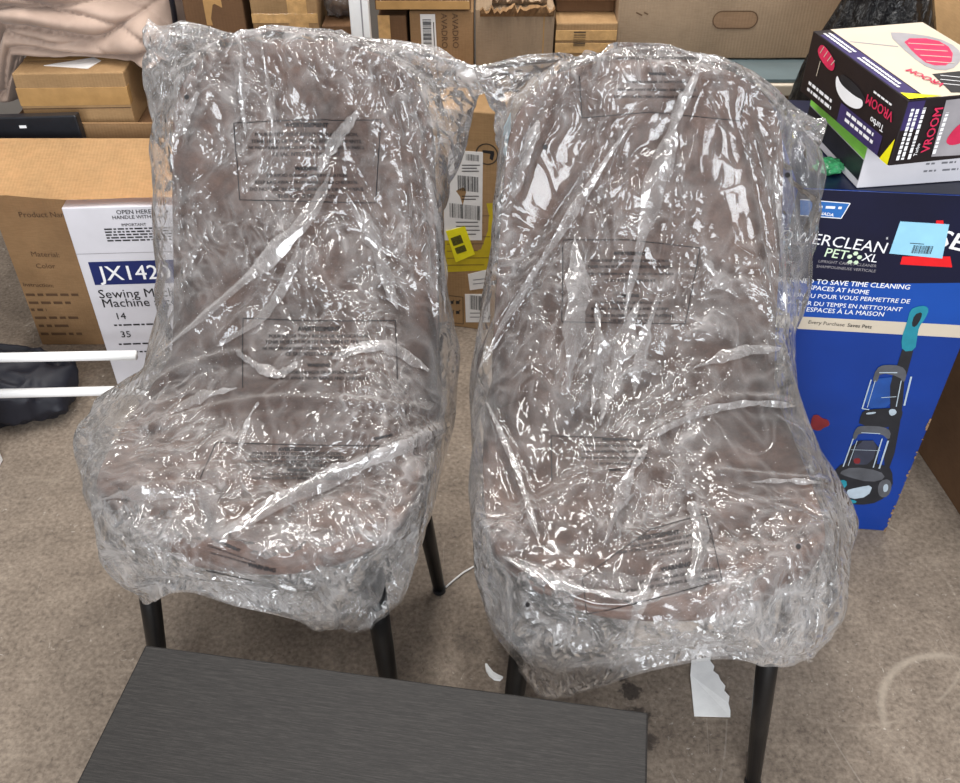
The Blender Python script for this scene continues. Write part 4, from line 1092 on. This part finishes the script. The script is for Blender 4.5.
printed(o, 'printed_handle', lambda bm: P(bm, [(902, 351), (901, 338), (907, 321), (910, 309), (917, 306), (925, 305), (929, 309), (925, 318), (919, 326), (917, 336), (915, 350)], 2.6), M['teal'], 'printed teal handle')
printed(o, 'printed_grip_hole', lambda bm: P(bm, [(914, 314), (922, 311), (921, 318), (915, 327), (911, 325)], 3), M['dark_print'])
printed(o, 'printed_trim', lambda bm: P(bm, [(832, 485), (837, 480), (846, 479), (847, 486), (837, 491)], 3.2), M['teal'])
printed(o, 'printed_trim', lambda bm: P(bm, [(846, 498), (857, 500), (855, 503), (846, 502)], 3.2), M['teal'])
printed(o, 'red_print', lambda bm: [P(bm, [(812, 415), (818, 414), (822, 418), (828, 419), (830, 425), (824, 427), (819, 431), (810, 428)], 2), P(bm, [(853, 458), (860, 457), (860, 463), (854, 463)], 3.2)], plain('dark_red_print', (120, 34, 40), .4, .2))
# worn corner scuffs
rnd = random.Random(5)
def q(bm):
    for k in range(26):
        v = rnd.random() ** 1.4 * .30; h = rnd.uniform(.001, .007); f.rect(bm, W - .0035 - rnd.random() * .002, v, W - .001, v + h, 2)
printed(o, 'scuffed_edge', q, M['card_grey'])
blue = o
blue_m = Matrix.LocRotScale(o.location, o.rotation_euler.to_quaternion(), None)
printed(o, 'navy_top', lambda bm: side(o, W, D, H, 'top').rect(bm, .001, .001, W - .001, D - .001, .8), M['navy_card'])

# white and lime green box lying on it
W2, D2, H2 = .27, .20, .078
rz2 = R(8); a = Vector((.566, 1.290))
o = carton('white_green_box', (a.x + W2 / 2 * math.cos(rz2) - D2 / 2 * math.sin(rz2), a.y + W2 / 2 * math.sin(rz2) + D2 / 2 * math.cos(rz2), H + .0012), rz2, W2, D2, H2, M['whitebox'], 'flat white box with lime green and black end, lying on the blue carpet cleaner box', bev=.0015, seed=31)
fl = side(o, W2, D2, H2, 'left'); ff = side(o, W2, D2, H2, 'front')
printed(o, 'green_panel', lambda bm: fl.rect(bm, .001, H2 * .60, D2 - .001, H2 - .001, 1), M['green'], 'lime green printed band')
printed(o, 'black_panel', lambda bm: fl.rect(bm, .001, H2 * .16, D2 - .001, H2 * .58, 1), M['dark_print'], 'black printed band')
def q(bm):
    for k, u in enumerate((.105, .124)): ff.rect(bm, u, .045, u + .011, .056, 1)
    for u, v, w in ((.143, .046, .022), (.143, .052, .02), (.10, .030, .018), (.125, .030, .03), (.165, .030, .02), (.10, .018, .022), (.13, .018, .03), (.175, .018, .03)): ff.fine(bm, u, v, u + w, v + .006, 1, 1, int(u * 999))
printed(o, 'printed_icons', q, M['grey_ink'])
# small shiny scrap
g = obj('snack_wrapper', bundle(.018, (1.2, .9, .55), 12, .4, 4), plain('green_foil', (54, 128, 84), .2, .5, 60, .6), None, True); g.location = tuple(blue_m @ Vector((-.155 + .045, -.11, H + .001)))
tag(g, 'small crumpled green wrapper on the blue box beside the white and green box', 'wrapper')

# black, white and raspberry shop box on top
W3, D3, H3 = .185, .266, .094
rz3 = R(12); a = Vector((.564, 1.205)); zb = H + .0012 + H2 + .0012
o = carton('sweeper_box', (a.x + W3 / 2 * math.cos(rz3) - D3 / 2 * math.sin(rz3), a.y + W3 / 2 * math.sin(rz3) + D3 / 2 * math.cos(rz3), zb), rz3, W3, D3, H3, M['black_card'], 'black and cream sweeper box with raspberry pictures, askew on the white and green box', bev=.0012, seed=32)
ft = side(o, W3, D3, H3, 'top'); fl = side(o, W3, D3, H3, 'left'); ff = side(o, W3, D3, H3, 'front')
printed(o, 'cream_top', lambda bm: ft.poly(bm, [(.028, .001), (W3 - .001, .001), (W3 - .001, D3 - .001), (.028, D3 - .001)], .8), M['cream'], 'cream printed lid')
vio = plain('dark_violet_print', (54, 44, 92), .4, .15)
printed(o, 'violet_strip', lambda bm: [ft.rect(bm, .001, .02, .026, D3 - .02, 1), fl.rect(bm, D3 * .45, .001, D3 - .03, .03, 1), ff.rect(bm, .001, H3 * .55, .026, H3 - .002, 1)], vio)
def dashes(f_, bm, u, v0, v1, w, seed, k=2):
    rr = random.Random(seed); y = v0
    while y < v1: s_ = rr.uniform(.0025, .008); f_.rect(bm, u, y, u + w, min(y + s_, v1), k); y += s_ + .0016
printed(o, 'white_print', lambda bm: [dashes(ft, bm, u, v0, v1, .0042, int(u * 9e3 + v0 * 99)) for u, v0, v1 in ((.008, .04, .15), (.0155, .05, .15), (.008, .17, .25), (.0155, .17, .25))], M['white_ink'])
def q(bm):
    for k, (v, h) in enumerate(((.008, .0065), (.018, .0065))): fl.fine(bm, .022, v, .108, v + h, 1, 2, k + 9, .75); fl.fine(bm, .140, v + .001, .238, v + h + .001, 1, 2, k + 19, .75)
    fl.fine(bm, .190, .073, .245, .077, 1, 2, 5, .7); fl.pxtext(bm, 'Turbo', (885, 126), (872, 116), k=2, bold=.03)
printed(o, 'white_print', q, M['white_ink'])
def q(bm):
    for k, u in enumerate((.008, .0155, .0255)): dashes(ff, bm, u, .008, H3 - .012, .0045, k)
    ff.text(bm, 'Turbo', (.038, .012), (.038, .030), 2, .03); dashes(ff, bm, .062, .012, .072, .005, 77)
printed(o, 'white_print', q, M['white_ink'])
printed(o, 'brand_lettering', lambda bm: ff.text(bm, 'VROOM', (.055, .016), (.055, .080), 3, .03), M['pink'], 'raspberry lettering')
printed(o, 'brand_lettering', lambda bm: fl.pxtext(bm, 'VROOM', (895, 113), (869, 94), k=3, bold=.03), M['pink'])
printed(o, 'brand_lettering', lambda bm: ft.pxtext(bm, 'VROOM', (946, 86), (911, 70), k=3, bold=.03), M['pink'])
printed(o, 'printed_sweeper', lambda bm: ft.pxpoly(bm, chaikin([(901, 39), (934, 39), (953, 50), (951, 66), (929, 66), (914, 54)], 1), 1.8), M['pink'], 'printed raspberry sweeper head')
printed(o, 'printed_sweeper', lambda bm: ff.pxpoly(bm, chaikin([(944, 142), (952, 130), (961, 122), (972, 120), (972, 138), (952, 146)]), 2.2), M['pink'])
printed(o, 'printed_sweeper', lambda bm: fl.pxpoly(bm, chaikin([(822, 43), (829, 50), (836, 62), (834, 72), (827, 68), (817, 52)]), 2), M['pink'])
def q(bm):
    for k in range(4): ft.line(bm, ft.at(908 + k * 6, 44 + k * 6), ft.at(944 + k * 3.5, 46 + k * 6), .0022, 2.2)
printed(o, 'printed_bristles', q, M['cream'])
def q(bm):
    for k in range(4): fl.line(bm, fl.at(821 + k * 3.6, 53 + k * 4), fl.at(825 + k * 3.6, 46.5 + k * 4.6), .0016, 2.6)
    fl.line(bm, fl.at(821, 61), fl.at(817, 76), .0016, 2)
printed(o, 'printed_bristles', q, M['cream'])
def q(bm):
    ft.pxpoly(bm, chaikin([(886, 33), (904, 33), (937, 38), (958, 48), (962, 60), (951, 71), (930, 70), (911, 57)], 1), 1.4); ft.line(bm, ft.at(850, 42), ft.at(898, 47), .0035, 1.4)
printed(o, 'grey_print', q, M['grey_print'])
printed(o, 'grey_panel', lambda bm: ff.poly(bm, [ff.at(931, 156.5), ff.at(946, 100), (W3 - .001, H3 - .002), (W3 - .001, .002)], 1.2), M['grey_print'])
printed(o, 'black_panel', lambda bm: ft.pxpoly(bm, [(932, 74.5), (975, 70), (985, 93), (951, 93)], 1.4), M['black_ink'])
printed(o, 'panel_print', lambda bm: [ft.line(bm, ft.at(940, 76 + 4 * k), ft.at(960, 78 + 4 * k), .0016, 2) for k in range(3)], M['white_ink'])
printed(o, 'hand_hole', lambda bm: fl.pxpoly(bm, chaikin([(840, 73), (848, 77), (860, 88), (867, 101), (864, 107), (852, 98), (842, 86)]), 1.6), M['dark_print'])
printed(o, 'hand_hole_flap', lambda bm: fl.pxpoly(bm, chaikin([(838, 74), (841, 83), (848, 90), (857, 97), (864, 100), (863, 108), (855, 109), (845, 103), (838, 93), (836, 82)]), 2.2), M['white_ink'], 'white crescent hand hole flap')
printed(o, 'yellow_corner', lambda bm: ft.poly(bm, [(.001, .001), (.05, .001), (.001, .022)], 3), M['yellow'], 'yellow printed corner')
printed(o, 'yellow_corner', lambda bm: fl.poly(bm, [(D3 - .001, .001), (D3 - .022, .001), (D3 - .001, .040)], 3), M['yellow'])
# ---------------------------------------------------------------- low black table in front
tbl = empty('coffee_table', (-.1465, .4415, 0), R(-8.65)); tag(tbl, 'low black wood grained coffee table in front of both chairs', 'table')
TW, TD, TZ = .632, .46, .40
obj('tabletop', box_bm((-TW / 2, -TD / 2, TZ - .028), (TW / 2, TD / 2, TZ), .0025, 2), M['veneer'], tbl)
for sx in (-1, 1):
    for sy in (-1, 1): obj('leg', box_bm((sx * (TW / 2 - .03) - .018, sy * (TD / 2 - .03) - .018, 0), (sx * (TW / 2 - .03) + .018, sy * (TD / 2 - .03) + .018, TZ - .028), .002), M['veneer_edge'], tbl)
obj('apron', box_bm((-TW / 2 + .05, -TD / 2 + .02, TZ - .075), (TW / 2 - .05, -TD / 2 + .036, TZ - .028), .001), M['veneer_edge'], tbl)
obj('apron', box_bm((-TW / 2 + .05, TD / 2 - .036, TZ - .075), (TW / 2 - .05, TD / 2 - .02, TZ - .028), .001), M['veneer_edge'], tbl)

# ---------------------------------------------------------------- scraps on the floor
def scrap(name, pts, mat, label, cat, z=.002, th=.0012, curl=.0):
    bm = bmesh.new(); top = [bm.verts.new((p[0], p[1], z + th + curl * abs(noise.noise(Vector((p[0] * 20, p[1] * 20, 1)))))) for p in pts]; bot = [bm.verts.new((v.co.x, v.co.y, v.co.z - th)) for v in top]
    n = len(pts); bm.faces.new(top); bm.faces.new(bot[::-1])
    for i in range(n): bm.faces.new((top[i], bot[i], bot[(i + 1) % n], top[(i + 1) % n]))
    bmesh.ops.recalc_face_normals(bm, faces=bm.faces[:]); c = sum((Vector(v.co) for v in bm.verts), Vector()) / len(bm.verts); c.z = 0
    for v in bm.verts: v.co -= c
    o = obj(name, bm, mat); o.location = c; return tag(o, label, cat)
edge = [(706, 640), (708, 646), (706, 650), (711, 655), (710, 662), (714, 667), (713, 672), (718, 676), (720, 681), (725, 687), (724, 692), (729, 698), (728, 705), (730, 712), (730, 718)]
pp = scrap('torn_paper', [tuple(atz(*p, 0))[:2] for p in [(694, 717), (690, 676), (693, 640)] + edge], M['paper'], 'torn piece of white paper on the floor beside the second chair', 'paper', curl=.004)
cr = [(485, 666), (486, 672), (489, 677), (494, 681), (500, 682), (503, 679), (498, 677), (493, 674), (489, 669), (487, 666)]
scrap('foam_crescent', [tuple(atz(*p, 0))[:2] for p in cr], M['paper'], 'small white crescent shaped scrap on the floor by the table edge', 'scrap', th=.006)
pts = [atz(*p, 0) for p in ((446, 588), (455, 580), (464, 573), (473, 568), (485, 562))]
zt = obj('cable_tie', tube_bm([(p.x, p.y, .003) for p in pts], .0018, 8), M['white'], None, True); tag(zt, 'thin white plastic tie on the floor between the chairs', 'cable tie')
# ---------------------------------------------------------------- setting
def quad(name, pts, mat, lab):
    bm = bmesh.new(); bm.faces.new([bm.verts.new(p) for p in pts]); o = obj(name, bm, mat); o['kind'] = 'structure'; o['label'] = lab; return o
quad('floor', [(-3.2, -3, 0), (3.2, -3, 0), (3.2, 3.0, 0), (-3.2, 3.0, 0)], M['concrete'], 'stained brown grey concrete floor')
quad('wall_back', [(-3.2, 3.0, 0), (3.2, 3.0, 0), (3.2, 3.0, 2.8), (-3.2, 3.0, 2.8)], M['plaster'], 'grey wall behind the cartons')

# ---------------------------------------------------------------- light: the open door behind the camera, ceiling tubes
def area(name, loc, rot, sx, sy, power, col):
    d = bpy.data.lights.new(name, 'AREA'); d.shape = 'RECTANGLE'; d.size = sx; d.size_y = sy; d.energy = power; d.color = col
    o = bpy.data.objects.new(name, d); C.objects.link(o); o.location = loc; o.rotation_euler = rot; return o
area('door_daylight', (.1, -2.4, 1.75), (R(82), 0, 0), 2.4, 1.5, 165, (.92, .96, 1.0))
for x in (-.9, .1, 1.1):
    area('ceiling_tube', (x, 1.9, 2.7), (R(-8), 0, 0), .16, 1.5, 30, (1, .97, .93))
area('ceiling_tube', (-.2, .1, 2.7), (0, 0, 0), .2, 1.6, 30, (1, .97, .93))
w = bpy.data.worlds.new('garage_air'); scene.world = w; w.use_nodes = True
bg = w.node_tree.nodes['Background']; bg.inputs['Color'].default_value = (.97, .97, 1, 1); bg.inputs['Strength'].default_value = .27
scene.view_settings.view_transform = 'Standard'; scene.view_settings.look = 'None'
scene.view_settings.exposure = 0; scene.view_settings.gamma = 1; scene.view_settings.use_curve_mapping = False
scene.cycles.transparent_max_bounces = 24; scene.cycles.max_bounces = 10; scene.cycles.use_denoising = True
